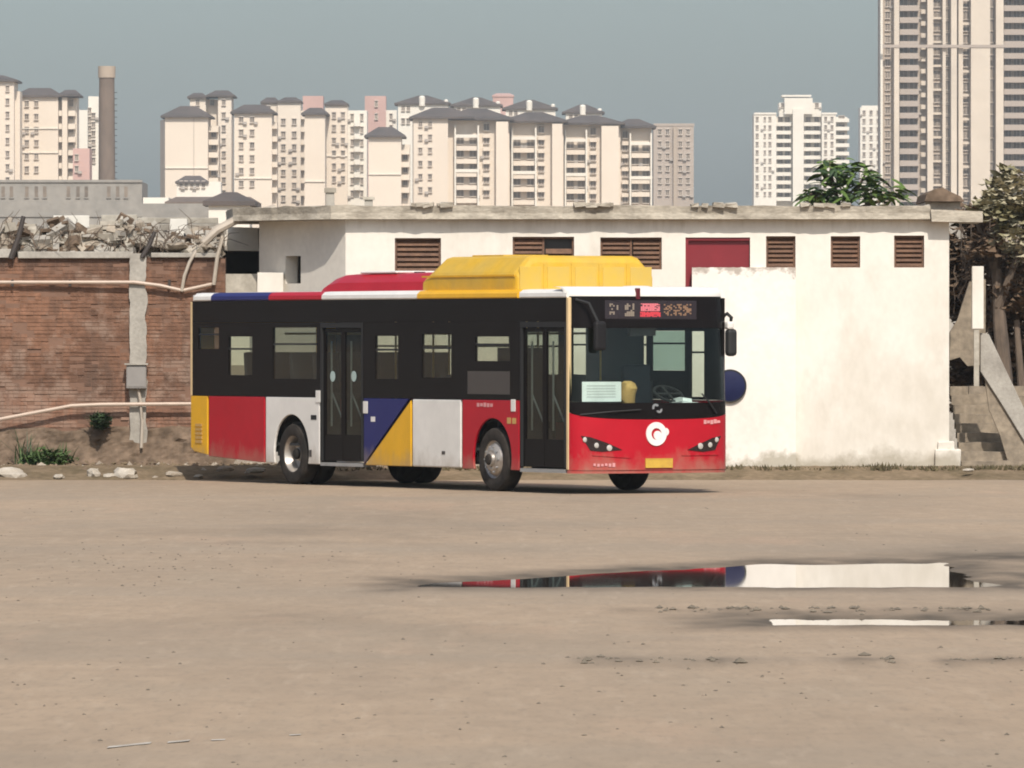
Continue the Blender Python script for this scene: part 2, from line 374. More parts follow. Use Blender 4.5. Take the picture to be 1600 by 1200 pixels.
# raised dirt verge along the shed and the brick wall
m_ = MB(); n = 260; prof = [(126.9,-0.03),(127.4,0.05),(128.0,0.12),(128.55,0.19),(129.05,0.2),(131.6,0.2)]
vs = []; fs = []
for i in range(n+1):
    x = lerp(-12, 12, i/n)
    for k, (y, z) in enumerate(prof):
        e = 0.0 if k in (4, 5) else (0.05 if k else 0.0)
        yy = y+0.22*fbm(x*0.8, k*2.0) if 0 < k < 4 else y+0.15*fbm(x*0.5, 9)
        vs.append((x, yy, z+e*fbm(x*1.7, k*5.0)))
for i in range(n):
    for k in range(5): fs.append((i*6+k, (i+1)*6+k, (i+1)*6+k+1, i*6+k+1))
m_.add(vs, fs)
vg = m_.build('verge', 'dirt', smooth=True, kind='structure', label='low dirt verge along the foot of the walls')
m_ = MB()                                       # moss and short weeds at the foot of the shed wall
for i in range(2600):
    x = random.uniform(-3, 9.5); y = random.uniform(128.15, 128.95); h = random.uniform(0.02, 0.10)*(0.5+fbm(x*0.9, 4)*0.9+0.4)
    if h < 0.015: continue
    a = random.uniform(0, math.pi); dx, dy = math.cos(a)*0.03, math.sin(a)*0.03
    m_.add([(x-dx,y-dy,0.13),(x+dx,y+dy,0.13),(x+random.uniform(-.05,.05),y+random.uniform(-.04,.02),0.15+h)], [(0,1,2)])
m_.build('moss_strip', 'moss', kind='stuff', label='low moss and weeds along the foot of the white wall')
tag(bpy.data.objects['moss_strip'], 'low moss and weeds along the foot of the white wall', 'weeds')
# clods and small stones on the yard
def rock_mesh(name, m, seed, sub=2):
    bm = bmesh.new(); bmesh.ops.create_icosphere(bm, subdivisions=sub, radius=0.5)
    for v in bm.verts:
        k = 1+0.42*noise.noise(v.co*2.3+Vector((seed*7.3, seed, 0)))+0.18*noise.noise(v.co*6+Vector((0, seed*3, 1)))
        v.co *= k; v.co.z *= 0.75
        if v.co.z < -0.22: v.co.z = -0.22
    me = bpy.data.meshes.new(name); bm.to_mesh(me); bm.free(); me.materials.append(MATS[m]); return me
m_ = MB()
ico = [(0,0,1),(0.9,0,0.2),(0.28,0.85,0.2),(-0.72,0.52,0.2),(-0.72,-0.52,0.2),(0.28,-0.85,0.2),(0,0,-0.3)]
icf = [(0,1,2),(0,2,3),(0,3,4),(0,4,5),(0,5,1),(6,2,1),(6,3,2),(6,4,3),(6,5,4),(6,1,5)]
def clod(x, y, s):
    m_.add([(x+p[0]*s*random.uniform(.6,1.3), y+p[1]*s*random.uniform(.6,1.3), gz(x,y)+p[2]*s*random.uniform(.35,.8)) for p in ico], icf)
for i in range(420):
    y = random.choice((66.0, 66.0, 55.4)); x = random.uniform(0.2 if y < 60 else 1.2, 5.2)
    if fbm(x*2.6, y*3.3) < -0.05: continue
    clod(x, y+random.gauss(0, 0.35)+0.25*fbm(x*0.6, y), random.uniform(0.010, 0.030)*random.choice((1,1,1.9)))
for i in range(330):
    y = random.choice((random.uniform(40, 60), random.uniform(44, 120))); x = random.uniform(-0.068, 0.068)*y
    clod(x, y, random.uniform(0.006, 0.022))
for i in range(160): clod(random.gauss(-3.6, 1.2), random.gauss(80, 5), random.uniform(0.006, 0.022))
tag(m_.build('mud_clods', 'mud', kind='stuff'), 'scattered mud clods and grit along the wheel ruts', 'grit')

# ================================================================== WHITE SHED
DW = 129.0
def WX(px): return X(px, DW)
def WZ(py): return Z(py, DW)
xl, xr = WX(540), WX(1483)
LX, LY = X(405, 131.2), 131.2                    # far end of the angled side wall
ROOFZ = WZ(343)
shed = thing('white_shed', ((xl+xr)/2, DW, 0.0), 'long low white plastered shed with flat concrete roof behind the bus', 'building')
def SP(o): o.matrix_parent_inverse = Matrix.Translation(-Vector(shed.location)); return o
wins = [(617,689,372,426,1),(801,897,370,421,2),(938,1034,371,421,2),(1197,1243,369,418,1),(1298,1344,369,418,1),(1397,1444,368,418,1)]
door = (1071,1172,371,560)
holes = [(WX(a),WX(b),WZ(d),WZ(c)) for a,b,c,d,_ in wins]+[(WX(door[0]),WX(door[1]),WZ(door[3]),WZ(door[2]))]
holes.sort()
m_ = MB(); TH = 0.24
def seg(x0,x1,z0,z1): m_.box(x0,x1,DW,DW+TH,z0,z1)
cur = xl
for (x0,x1,z0,z1) in holes:
    seg(cur, x0, 0.1, ROOFZ); seg(x0, x1, 0.1, z0); seg(x0, x1, z1, ROOFZ); cur = x1
seg(cur, xr, 0.1, ROOFZ)
bm = bmesh.new(); me = m_.mesh('front_wall', 'wall_white'); bm.from_mesh(me); bmesh.ops.remove_doubles(bm, verts=bm.verts, dist=1e-4)
dup = {}
for f in list(bm.faces):
    k = tuple(sorted(v.index for v in f.verts)); dup.setdefault(k, []).append(f)
kill = [f for fl in dup.values() if len(fl) > 1 for f in fl]
bmesh.ops.delete(bm, geom=kill, context='FACES'); bm.to_mesh(me); bm.free()
o = bpy.data.objects.new('front_wall', me); COL.objects.link(o); o.parent = shed; SP(o)
# right end wall, back wall
m_ = MB(); m_.box(xr-TH, xr, DW+TH+0.002, DW+5.2, 0.1, ROOFZ); SP(m_.build('end_wall', 'wall_white', shed))
m_ = MB(); m_.box(LX, xr, DW+5.204, DW+5.4, 0.1, ROOFZ); SP(m_.build('back_wall', 'wall_white', shed))
# angled side wall with a small opening
sv = Vector((LX-xl, LY-DW, 0)); sl = sv.length; sdir = sv.normalized(); sn = Vector((-sdir.y, sdir.x, 0)); sn = sn if sn.x < 0 else -sn
def side_t(px):                                  # distance along the side wall seen at column px
    k = (px-800)/F; return (k*DW-xl)/(sdir.x-k*sdir.y)
t0, t1 = side_t(470), side_t(446); tm = (t0+t1)/2; Dm = DW+sdir.y*tm
oz0, oz1 = Z(443, Dm), Z(400, Dm)
m_ = MB()
def sbox(a, b, z0, z1, o0=-0.24, o1=0.0):
    p0 = Vector((xl, DW, 0))+sdir*a; p1 = Vector((xl, DW, 0))+sdir*b
    q = [p0+sn*o1, p1+sn*o1, p1+sn*o0, p0+sn*o0]
    m_.add([(*v.xy, z0) for v in q]+[(*v.xy, z1) for v in q], [(3,2,1,0),(4,5,6,7),(0,1,5,4),(1,2,6,5),(2,3,7,6),(3,0,4,7)])
sbox(0.003, t0, 0.1, ROOFZ-0.002); sbox(t1, sl, 0.1, ROOFZ-0.002); sbox(t0+.001, t1-.001, 0.1, oz0); sbox(t0+.001, t1-.001, oz1, ROOFZ-0.003)
SP(m_.build('side_wall', 'side_wall', shed))
m_ = MB(); sbox(t0, t1, oz0, oz1, -0.30, -0.26); SP(m_.build('opening', 'painted_shade', shed))  # backing plate; the slot's inner shade is its black colour
# roof slab, ragged edge
m_ = MB(); zt, zb = WZ(322), ROOFZ+0.003
outl = [(xl-0.25, DW-0.22), (WX(1452), DW-0.22), (WX(1452), DW+5.6), (LX-0.7, DW+5.6), (LX-0.45, LY-0.3)]
pts = []
for i in range(len(outl)):
    a, b = Vector(outl[i]), Vector(outl[(i+1) % len(outl)]); n = max(2, int((b-a).length/0.12))
    for k in range(n):
        p = a.lerp(b, k/n); pts.append((p.x+0.02*fbm(p.x*3, p.y*3, 1), p.y+0.028*fbm(p.x*6, p.y*6, 4)))
n = len(pts); vs = [(x,y,zb) for x,y in pts]+[(x+0.01,y+0.02,(zb*0.55+zt*0.45)+0.012*fbm(x*5,1)) for x,y in pts]+[(x,y,zt+0.03*fbm(x*1.6,y*1.6,8)) for x,y in pts]
fs = [tuple(reversed(range(n))), tuple(range(2*n,3*n))]+[(l*n+i, l*n+(i+1)%n, (l+1)*n+(i+1)%n, (l+1)*n+i) for l in (0,1) for i in range(n)]
m_.add(vs, fs); SP(m_.build('roof_slab', 'slab', shed))
m_ = MB(); m_.box(WX(1452)+0.004, WX(1534), DW-0.3, DW+2.2, WZ(345), WZ(328), jit=0.03); SP(m_.build('roof_slab', 'slab', shed, label='broken lower end of the roof slab'))
m_ = MB()
for a, b in ((640,700),(905,960),(1085,1160),(1250,1330)):     # loose debris ridge on the roof edge
    for k in range(9):
        x = WX(random.uniform(a, b)); s = random.uniform(.03,.10); m_.box(x-s, x+s, DW-0.2-s, DW-0.2+s, zt-0.02, zt+s*0.5, jit=0.02)
SP(m_.build('roof_rubble', 'slab', shed, kind='stuff'))
# louvred windows
for wi, (a,b,c,d,nb) in enumerate(wins):
    x0,x1,z0,z1 = WX(a),WX(b),WZ(d),WZ(c)
    m_ = MB(); fw = 0.035
    m_.box(x0,x1,DW+.07,DW+.15,z1-fw,z1); m_.box(x0,x1,DW+.07,DW+.15,z0,z0+fw)
    edges = [x0, x1-fw] + ([(x0+x1)/2-fw/2] if nb == 2 else [])
    for e in edges: m_.box(e,e+fw,DW+.075,DW+.145,z0+fw+.001,z1-fw-.001)
    wn = SP(m_.build('window', 'louvre', shed))
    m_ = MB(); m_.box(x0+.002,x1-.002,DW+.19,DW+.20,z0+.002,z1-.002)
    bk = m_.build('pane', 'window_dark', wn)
    ns = 6
    for bay in range(nb):
        bx0 = x0+fw+0.004+bay*((x1-x0)/2); bx1 = (x1-fw-0.004) if (nb == 1 or bay == 1) else (x0+x1)/2-fw/2-0.004
        for k in range(ns):
            if wi == 1 and bay == 1 and k >= 4: continue           # a gap where slats are missing
            zc = lerp(z0+fw, z1-fw, (k+0.5)/ns); h = (z1-z0-2*fw)/ns*0.44
            m_ = MB(); m_.add([(bx0,DW+.06,zc-h-.012),(bx1,DW+.06,zc-h-.012),(bx1,DW+.13,zc+h),(bx0,DW+.13,zc+h),(bx0,DW+.072,zc-h-.02),(bx1,DW+.072,zc-h-.02),(bx1,DW+.142,zc+h-.006),(bx0,DW+.142,zc+h-.006)],
                                 [(0,1,2,3),(7,6,5,4),(0,4,5,1),(1,5,6,2),(2,6,7,3),(3,7,4,0)])
            m_.build('slat', 'louvre', wn)
# bricked-up red door
m_ = MB(); a,b,c,d = door; m_.box(WX(a)+.001,WX(b)-.001,DW+.10,DW+.14,WZ(d)+.001,WZ(c)-.001); dr = SP(m_.build('door', 'red_door', shed))
m_ = MB(); m_.box(WX(a),WX(a)+.05,DW+.03,DW+.095,WZ(d),WZ(c)); m_.box(WX(a)+.051,WX(b),DW+.03,DW+.095,WZ(c)-.05,WZ(c)-.001); m_.build('door_frame', 'red_door', dr)
# patch of thicker plaster with a ragged top
m_ = MB(); x0,x1 = WX(1081),WX(1243); n = 40; poly = [(x0,0.12),(x1,0.12)]
poly += [(lerp(x1,x0,i/n), WZ(418)+0.012*fbm(i*0.6,2)) for i in range(n+1)]
m_.prism(poly, 'y', DW-0.15, DW-0.002); SP(m_.build('plaster_patch', 'plaster_patch', shed))
m_ = MB(); m_.box(xr-0.20, WX(1492), DW-0.06, DW+0.3, 0.1, WZ(690), jit=0.012); m_.box(xr-0.25, WX(1501), DW-0.1, DW+0.35, 0.1, WZ(702), jit=0.012)
SP(m_.build('footing', 'wall_white', shed, bevel=0.02))
# round blue sign
m_ = MB(); m_.lathe([(0.0,-0.02),(0.262,-0.02),(0.272,-0.014),(0.275,0.012),(0.0,0.012)], 'y', 40)
sg = m_.build('round_sign', 'sign_blue', smooth=True); sg.location = (WX(1140), DW-0.187, WZ(603)); tag(sg, 'round dark blue disc sign on the white wall beside the bus mirror', 'sign')
m_ = MB(); m_.lathe([(0.255,-0.024),(0.275,-0.024),(0.28,-0.016),(0.25,-0.016)], 'y', 40, closed=True); m_.build('rim', 'bus_rubber', sg, smooth=True)
m_ = MB(); m_.box(-.03,.03,.0125,.034,-.2,.2); m_.build('bracket', 'dark_metal', sg)

# ================================================================== BRICK WALL (left)
DB = 131.0
bw = thing('brick_wall', (X(150,DB), DB, 0.0), 'tall old red brick wall left of the bus with a stone foot', 'wall')
def BP(o): o.matrix_parent_inverse = Matrix.Translation(-Vector(bw.location)); return o
bx0, bx1 = X(-260,DB), X(352,DB); bz0, bz1 = Z(668,DB), Z(402,DB)
m_ = MB(); m_.box(bx0,bx1,DB+.009,DB+.3,bz0-0.3,bz1); BP(m_.build('mortar_core', 'mortar', bw))
m_ = MB(); z = bz0; row = 0
while z < bz1-0.02:
    x = bx0-(0.125 if row % 2 else 0)
    while x < bx1-0.05:
        L_ = random.choice((0.235,0.235,0.115)); e = random.gauss(0, 0.006)
        if random.random() > 0.035:
            m_.box(max(x,bx0), min(x+L_,bx1), DB+e, DB+.04, z+random.uniform(-.003,.003), min(z+0.056,bz1)+random.uniform(-.003,.002))
        x += L_+0.009
    z += 0.064; row += 1
BP(m_.build('brick_courses', 'brick', bw, kind='stuff'))
m_ = MB()                                        # uneven stone and mortar foot
nx_, nz_ = 90, 14
vs = []
for j in range(nz_+1):
    for i in range(nx_+1):
        x = lerp(bx0, bx1+0.2, i/nx_); zt_ = bz0+0.12*fbm(x*1.1, 2)+0.02
        z = lerp(0.05, zt_, j/nz_); t = j/nz_
        y = DB-0.02-0.26*(1-t)**1.3-0.10*max(0,fbm(x*1.6, z*2.2, 3))-0.05*fbm(x*5, z*5, 3) if j < nz_ else DB+0.03
        vs.append((x, y, z))
m_.add(vs, [(j*(nx_+1)+i, j*(nx_+1)+i+1, (j+1)*(nx_+1)+i+1, (j+1)*(nx_+1)+i) for j in range(nz_) for i in range(nx_)])
BP(m_.build('stone_foot', 'foundation', bw))
# weathered concrete pilaster
m_ = MB(); px0,px1 = X(203,DB),X(229,DB); n = 44; L_ = []; R_ = []
for i in range(n+1):
    z = lerp(Z(700,DB), Z(396,DB), i/n); L_.append((px0+0.03*fbm(z*3,1), z)); R_.append((px1+0.045*fbm(z*3.5,9), z))
m_.prism(L_+R_[::-1], 'y', DB-0.09, DB-0.012); BP(m_.build('pilaster', 'concrete', bw))
# coping ledge pieces along the top
for a, b, y0_, y1_ in ((28,208,393,404), (-150,18,390,403), (236,345,395,403)):
    m_ = MB(); m_.box(X(a,DB),X(b,DB),DB-0.08,DB+0.32,Z(y1_,DB)+.002,Z(y0_,DB),jit=0.012); BP(m_.build('coping', 'concrete', bw, bevel=0.01))
# meter box
mb_ = thing('meter_box', (X(214,DB), DB-0.09, Z(607,DB)), 'small grey metal box fixed to the concrete pilaster of the brick wall', 'utility box')
m_ = MB(); m_.box(-.17,.17,-.16,-.002,0,.40); m_.build('body', 'box_grey', mb_, bevel=0.012)
m_ = MB(); m_.box(-.15,.15,-.168,-.162,.03,.37); m_.build('door', 'box_grey', mb_, bevel=0.003)
m_ = MB(); m_.box(-.20,.20,-.2,-.0,.403,.43); m_.build('hood', 'concrete', mb_)
# pipes
def pipe(name, pts, r, m, label):
    b = Vector(pts[0]); m_ = MB(); m_.tube([Vector(p)-b for p in pts], r, 8)
    o = m_.build(name, m, smooth=True); o.location = b; return tag(o, label, 'pipe')
pp = pipe('water_pipe', [P(-120,441,DB-.1),P(60,441,DB-.1),P(210,441,DB-.14),P(250,446,DB-.12),P(285,454,DB-.1),P(331,444,DB-.1)], 0.030, 'pvc', 'pale pipe running high across the brick wall')
m_ = MB()
for px in (20,110,265): m_.box(X(px,DB)-pp.location.x-.02, X(px,DB)-pp.location.x+.02, -.02, .10, -.07, .045)
m_.build('clip', 'dark_metal', pp)
pipe('branch_pipe', [P(284,455,DB-.12),P(288,432,DB-.12),P(296,410,DB-.12),P(306,392,DB-.05)], 0.030, 'pvc_dirty', 'short pipe rising from the high pipe to the wall top')
pipe('drain_pipe', [P(334,445,DB-.14),P(340,400,DB-.14),P(347,372,DB-.1),P(346,352,DB-.05)], 0.035, 'pvc_dirty', 'bent grey pipe at the right end of the brick wall')
pipe('sloping_pipe', [P(318,380,DB-.2),P(338,360,DB-.18),P(372,342,DB+.0),P(430,326,DB+.3)], 0.075, 'pvc_dirty', 'thick dirty pipe sloping up to the shed roof')
lp = pipe('water_pipe', [P(-120,690,DB-.22),P(0,655,DB-.2),P(112,634,DB-.18),P(160,632,DB-.18),P(305,631,DB-.18),P(420,632,DB-.18)], 0.032, 'pvc', 'pale pipe running low across the brick wall behind the bus')
pipe('down_pipe', [P(216,608,DB-.16),P(219,626,DB-.16),P(222,655,DB-.16),P(221,700,DB-.22)], 0.028, 'pvc_dirty', 'thin pipe dropping from the grey box')

def leafcrown(m_, c, rx, ry, rz, n, size, mi=0, droop=.3, hollow=.55):
    """clusters of bent leaves through an uneven volume"""
    for i in range(n):
        while True:
            d = Vector((random.uniform(-1,1),random.uniform(-1,1),random.uniform(-1,1)))
            if 0.02 < d.length < 1: break
        r = d.length; d.normalize(); r = hollow+(1-hollow)*r
        k = 1+.35*noise.noise(d*2.2+Vector(c)*.7)
        p = Vector(c)+Vector((d.x*rx, d.y*ry, d.z*rz))*r*k
        if noise.noise(p*2.3+Vector((3,1,7))) < -.22: continue
        s = size*random.uniform(.6,1.35); a = random.uniform(0,6.3)
        u = Vector((math.cos(a), math.sin(a), random.uniform(-droop-.3, .5))).normalized(); v = u.cross(Vector((random.gauss(0,.35),random.gauss(0,.35),1))).normalized()*s*.36
        nn = u.cross(v).normalized()*s*.12
        m_.add([p, p+u*s*.5+v+nn, p+u*s-nn, p+u*s*.5-v+nn, p+u*s*.5], [(0,4,1),(4,2,1),(0,3,4),(3,2,4)], mi)
# plants at the foot of the brick wall
def blades(o_name, c, n, h, spread, m, label, cat, wide=0.035, bush=0):
    t = thing(o_name, c, label, cat); m_ = MB()
    for i in range(n):
        a = random.uniform(0, 2*math.pi); L_ = h*random.uniform(.45,1.1); b = Vector((random.gauss(0,spread*.35), random.gauss(0,spread*.18), 0))
        d = Vector((math.cos(a), math.sin(a)*.5, 0)); s = Vector((-d.y, d.x, 0))*wide*random.uniform(.6,1.3); bend = random.uniform(.25,.9)
        pts = [b+d*(bend*L_*t_*t_)+Vector((0,0,L_*t_*(1-0.35*t_*bend))) for t_ in (0,.35,.7,1)]
        ws = (0.6,1,.75,.05); vs = []
        for p, k in zip(pts, ws): vs += [p-s*k, p+s*k]
        m_.add(vs, [(0,1,3,2),(2,3,5,4),(4,5,7,6)])
    if bush: leafcrown(m_, (0.05, 0, h*.34), spread*.55, .25, h*.36, bush, .085)
    m_.build('leaves', m, t); return t
blades('leafy_plant', (X(72,DB-.8), DB-.8, .08), 110, 0.55, 0.75, 'grass', 'bushy green weed growing at the foot of the brick wall', 'plant', 0.028, 1100)
blades('tall_weed', (X(38,DB-.7), DB-.7, .12), 26, 0.85, 0.25, 'leaf_dark', 'tall dark weed stalk at the far left by the brick wall', 'plant', 0.02)
blades('wall_shrub', (X(153,DB-.25), DB-.25, Z(668,DB)), 40, 0.34, 0.24, 'leaf_dark', 'small dark shrub growing out of the brick wall by the low pipe', 'plant', 0.02, 420)
# rocks along the foot
RM = [rock_mesh('rock', 'rock_white', k) for k in range(4)]+[rock_mesh('rock', 'rubble_stone', k+5) for k in range(3)]
for i, (px, py, wpx, hpx, lab) in enumerate(((18,738,52,26,'large pale rock at the left edge below the green weed'),(147,737,27,20,'rounded white rock right of the green weed'),
      (196,738,46,24,'broad pale broken rock under the pilaster'),(174,742,26,14,'small rock beside the broad broken rock'),(242,745,16,9,'little white stone before the verge'),
      (272,739,26,13,'small flat stone left of the bus rear'),(352,730,36,14,'pale stone seen under the red rear panel'),(398,733,34,14,'pale stone seen just behind the rear wheel'),
      (310,742,18,9,'tiny stone just under the yellow rear corner'),(92,742,22,10,'small stone in front of the green weed'),(1512,732,20,8,'small white stone at the corner of the shed footing'))):
    D = 127.5-0.02*i if px < 1000 else 127.6
    s = D/F; o = bpy.data.objects.new('rock', RM[i % 7]); COL.objects.link(o)
    o.location = (X(px,D), D, Z(py+3,D)); o.scale = (wpx*s, wpx*s*.8, hpx*s*1.15); o.rotation_euler = (0,0,i*1.3)
    tag(o, lab, 'rock', 'rocks along the verge')
m_ = MB()
for i in range(900):                              # crumbled bits over the verge
    x = random.uniform(-11, -3.2); y = random.uniform(128.3, 130.7); s = abs(random.gauss(0, .035))+.008
    z = lerp(.13,.22,(y-128.3)/2.4)
    m_.add([(x+p[0]*s*random.uniform(.6,1.3), y+p[1]*s, z+p[2]*s*random.uniform(.5,1.1)) for p in ico], icf, random.choice((0,0,1,2,2)))
tag(m_.build('crumbled_rubble', ['foundation','rubble_stone','dirt'], kind='stuff'), 'crumbled brick and stone bits strewn at the foot of the brick wall', 'rubble')

# rubbish, slabs and dry growth on and behind the brick wall top
def slab_thing(name, px0, px1, py0, py1, D, th, m, label, cat, tilt=0.0, parts=True):
    t = thing(name, ((X(px0,D)+X(px1,D))/2, D, Z(py1,D)), label, cat)
    hw = (X(px1,D)-X(px0,D))/2; h = Z(py0,D)-Z(py1,D); m_ = MB(); m_.box(-hw,hw,0,th,0,h,jit=0.01); m_.build('slab', m, t, bevel=0.008)
    t.rotation_euler = (0, tilt, 0); return t
slab_thing('white_board', 84, 139, 337, 362, DB+1.4, .08, 'tarp_white', 'bright white board lying above the brick wall', 'board')
slab_thing('white_board', 265, 293, 342, 368, DB+2.0, .08, 'tarp_white', 'small pale board above the right part of the brick wall', 'board')
slab_thing('concrete_beam', 215, 340, 340, 349, DB+2.4, .3, 'concrete_pale', 'pale concrete beam of a low ruin behind the brick wall', 'beam')
slab_thing('ruined_wall', 222, 352, 349, 398, DB+2.9, .3, 'concrete', 'grey ruined wall in the shade under the pale beam', 'wall')
slab_thing('grey_slab', 158, 214, 336, 368, DB+1.5, .2, 'concrete_pale', 'light grey concrete slab beside the bright white board', 'slab')
slab_thing('concrete_block', 336, 402, 428, 470, DB+0.2, .9, 'concrete_pale', 'grey concrete block between brick wall and shed', 'block')
slab_thing('concrete_block', 402, 442, 426, 470, DB-0.6, .3, 'wall_white', 'white plastered block in front of the angled shed wall', 'block')
slab_thing('plastered_lean_to', 350, 404, 355, 392, DB+1.2, .5, 'side_wall', 'grey plastered stub wall beside the shed', 'wall')
t = thing('painted_doorway', (X(377,DB+1.5), DB+1.5, Z(428,DB+1.5)), 'shaded doorway beside the angled shed wall, painted as a near-black slab', 'doorway')
m_ = MB(); hw = (X(406,DB+1.5)-X(346,DB+1.5))/2; m_.box(-hw,hw,.0,.1,0,Z(392,DB+1.5)-Z(428,DB+1.5)); m_.build('shade_slab', 'painted_shade', t)  # solid slab, the doorway's shade painted as near-black
def heap(name, px0, px1, py0, py1, D, n, ms, label, cat, sz=(.04,.16)):
    m_ = MB()
    for i in range(n):
        u = random.random(); px = lerp(px0, px1, u); top = py0+(py1-py0)*(0.25+0.4*fbm(px*0.02, D)+0.25*fbm(px*.09, 1)); py = random.uniform(min(top,py1-2), py1)
        p = P(px, py, D+random.uniform(-.35,.35)); s = random.uniform(*sz); R = Matrix.Rotation(random.uniform(0,6.3),3,random.choice('XYZ'))
        R = R @ Matrix.Rotation(random.uniform(-.8,.8),3,'Z')
        e = Vector((s, s*random.uniform(.4,.9), s*random.uniform(.15,.6)))
        vs = [p+R @ Vector((a*e.x,b*e.y,c*e.z)) for c in (-1,1) for a,b in ((-1,-1),(1,-1),(1,1),(-1,1))]
        m_.add(vs, [(3,2,1,0),(4,5,6,7),(0,1,5,4),(1,2,6,5),(2,3,7,6),(3,0,4,7)], random.randrange(len(ms)))
    o = m_.build(name, ms, kind='stuff'); return tag(o, label, cat)
heap('rubble_heap', -120, 205, 338, 400, DB+.55, 900, ['rubble_stone','concrete_pale','concrete','foundation'], 'heap of pale broken rubble along the top of the brick wall', 'rubble')
LUMPS = MB()
for i in range(26):
    px = lerp(-60, 335, (i+.5)/26)+random.uniform(-6,6); D = DB+random.uniform(.3,.75); wpx = random.uniform(26,58); hpx = random.uniform(20,40); k_ = D/F
    rm = rock_mesh('lump', 'concrete_pale', 20+i); R = Matrix.Rotation(random.uniform(0,6),3,'Z') @ Matrix.Rotation(random.uniform(-.2,.2),3,'Y')
    c0 = Vector((X(px,D), D, Z(398-random.uniform(0,18),D))); S3 = Vector((wpx*k_, wpx*k_*.7, hpx*k_))
    LUMPS.add([c0+R @ Vector((v.co.x*S3.x, v.co.y*S3.y, v.co.z*S3.z)) for v in rm.vertices], [tuple(p.vertices) for p in rm.polygons], i % 3); bpy.data.meshes.remove(rm)
tag(LUMPS.build('rubble_lumps', ['concrete_pale','rubble_stone','rock_white'], kind='stuff'), 'larger pale lumps of rubble heaped on top of the brick wall', 'rubble')
heap('debris_heap', 205, 345, 352, 400, DB+.9, 420, ['rubble_stone','foundation','concrete'], 'heap of brownish debris on the right part of the brick wall top', 'rubble', (.03,.12))
def pole(a, b, r, label):
    m_ = MB(); m_.tube([Vector((0,0,0)), (b-a)*.5+Vector((0.02,0,0)), b-a], r, 8, r1=r*.8); o = m_.build('leaning_post', 'dark_metal', smooth=True); o.location = a; tag(o, label, 'post')
pole(P(17,404,DB-.12), P(37,338,DB-.05), .05, 'dark leaning post at the far left of the brick wall top')
pole(P(222,402,DB-.12), P(242,362,DB-.06), .045, 'short dark leaning post above the pilaster')
# twigs over the wall top
m_ = MB()
for i in range(150):
    p = P(random.uniform(-40,345), random.uniform(372,398), DB+random.uniform(-.1,.7)); d = Vector((random.gauss(0,.6),random.gauss(0,.2),random.uniform(.1,1))).normalized()*random.uniform(.2,.7)
    m_.tube([p, p+d*.5+Vector((0,0,.05)), p+d+Vector((random.gauss(0,.1),0,-.1))], .010, 4, r1=.003)
tag(m_.build('dry_twigs', 'bark', kind='stuff'), 'dry twigs and weeds tangled in the rubble on the brick wall', 'twigs')

# ================================================================== STAIR AND PARAPET (right)
DS = 129.6
st = thing('stone_stair', (X(1550,DS), DS, .0), 'worn stone stair climbing right of the shed', 'stair')
sx0, sx1 = xr+0.22, X(1680,DS)
for k in range(9):
    z0 = .12+k*.155; y0 = DS-0.4+k*.42; sh = 0.0
    m_ = MB(); n = 10
    front = [(lerp(sx0,sx1,i/n)+sh, y0+.06*fbm(i*1.3,k*3.0), z0+.155+.025*fbm(i*.9,k*7.0)) for i in range(n+1)]
    vs = [(x,y,z0-.1) for x,y,z in front]+front+[(x,y0+.50,z) for x,y,z in front]
    N = n+1; m_.add(vs, [(i,i+1,N+i+1,N+i) for i in range(n)]+[(N+i,N+i+1,2*N+i+1,2*N+i) for i in range(n)])
    o = m_.build('step', 'stair_stone', st); o.matrix_parent_inverse = Matrix.Translation(-Vector(st.location))
par = thing('sloping_parapet', (X(1565,DS), DS-.2, .0), 'grey concrete parapet sloping down beside the stair', 'parapet')
poly = [(X(1531,DS),Z(520,DS)),(X(1544,DS),Z(522,DS)),(X(1600,DS),Z(640,DS)),(X(1660,DS),Z(765,DS)),(X(1640,DS),Z(770,DS)),(X(1600,DS),Z(690,DS)),(X(1560,DS),Z(625,DS)),(X(1531,DS),Z(580,DS))]
m_ = MB(); m_.prism([(x-X(1565,DS),z) for x,z in poly], 'y', 0, .22); m_.build('slab', 'concrete', par, bevel=.01)
m_ = MB(); m_.prism([(p[0]-X(1565,DS),p[1]) for p in ((X(1536,DS),Z(578,DS)),(X(1606,DS),Z(690,DS)),(X(1640,DS),Z(775,DS)),(X(1590,DS),Z(775,DS)),(X(1562,DS),Z(680,DS)),(X(1545,DS),Z(640,DS)))], 'y', .06, .2); m_.build('base', 'stair_stone', par)
post = thing('white_post', (X(1527,DS-.3), DS-.3, Z(606,DS-.3)), 'white plastered post standing at the head of the parapet', 'post')
bx_ = X(1527,DS-.3); bz_ = Z(606,DS-.3)
m_ = MB(); m_.box(X(1519,DS-.3)-bx_,X(1537,DS-.3)-bx_,0,.2,Z(514,DS-.3)-bz_,Z(416,DS-.3)-bz_); m_.build('shaft', 'wall_white', post, bevel=.01)
m_ = MB(); m_.box(X(1522,DS-.3)-bx_,X(1530,DS-.3)-bx_,.02,.14,0.03,Z(514,DS-.3)-bz_-.002); m_.build('lower_shaft', 'concrete_pale', post)
m_ = MB(); m_.box(X(1514,DS-.3)-bx_,X(1536,DS-.3)-bx_,-.05,.2,-.10,.03); m_.build('base', 'stair_stone', post)
gw = thing('grey_return_wall', (X(1505,DS+3.5), DS+3.5, .1), 'grey rendered wall in the gap between shed and white post', 'wall')
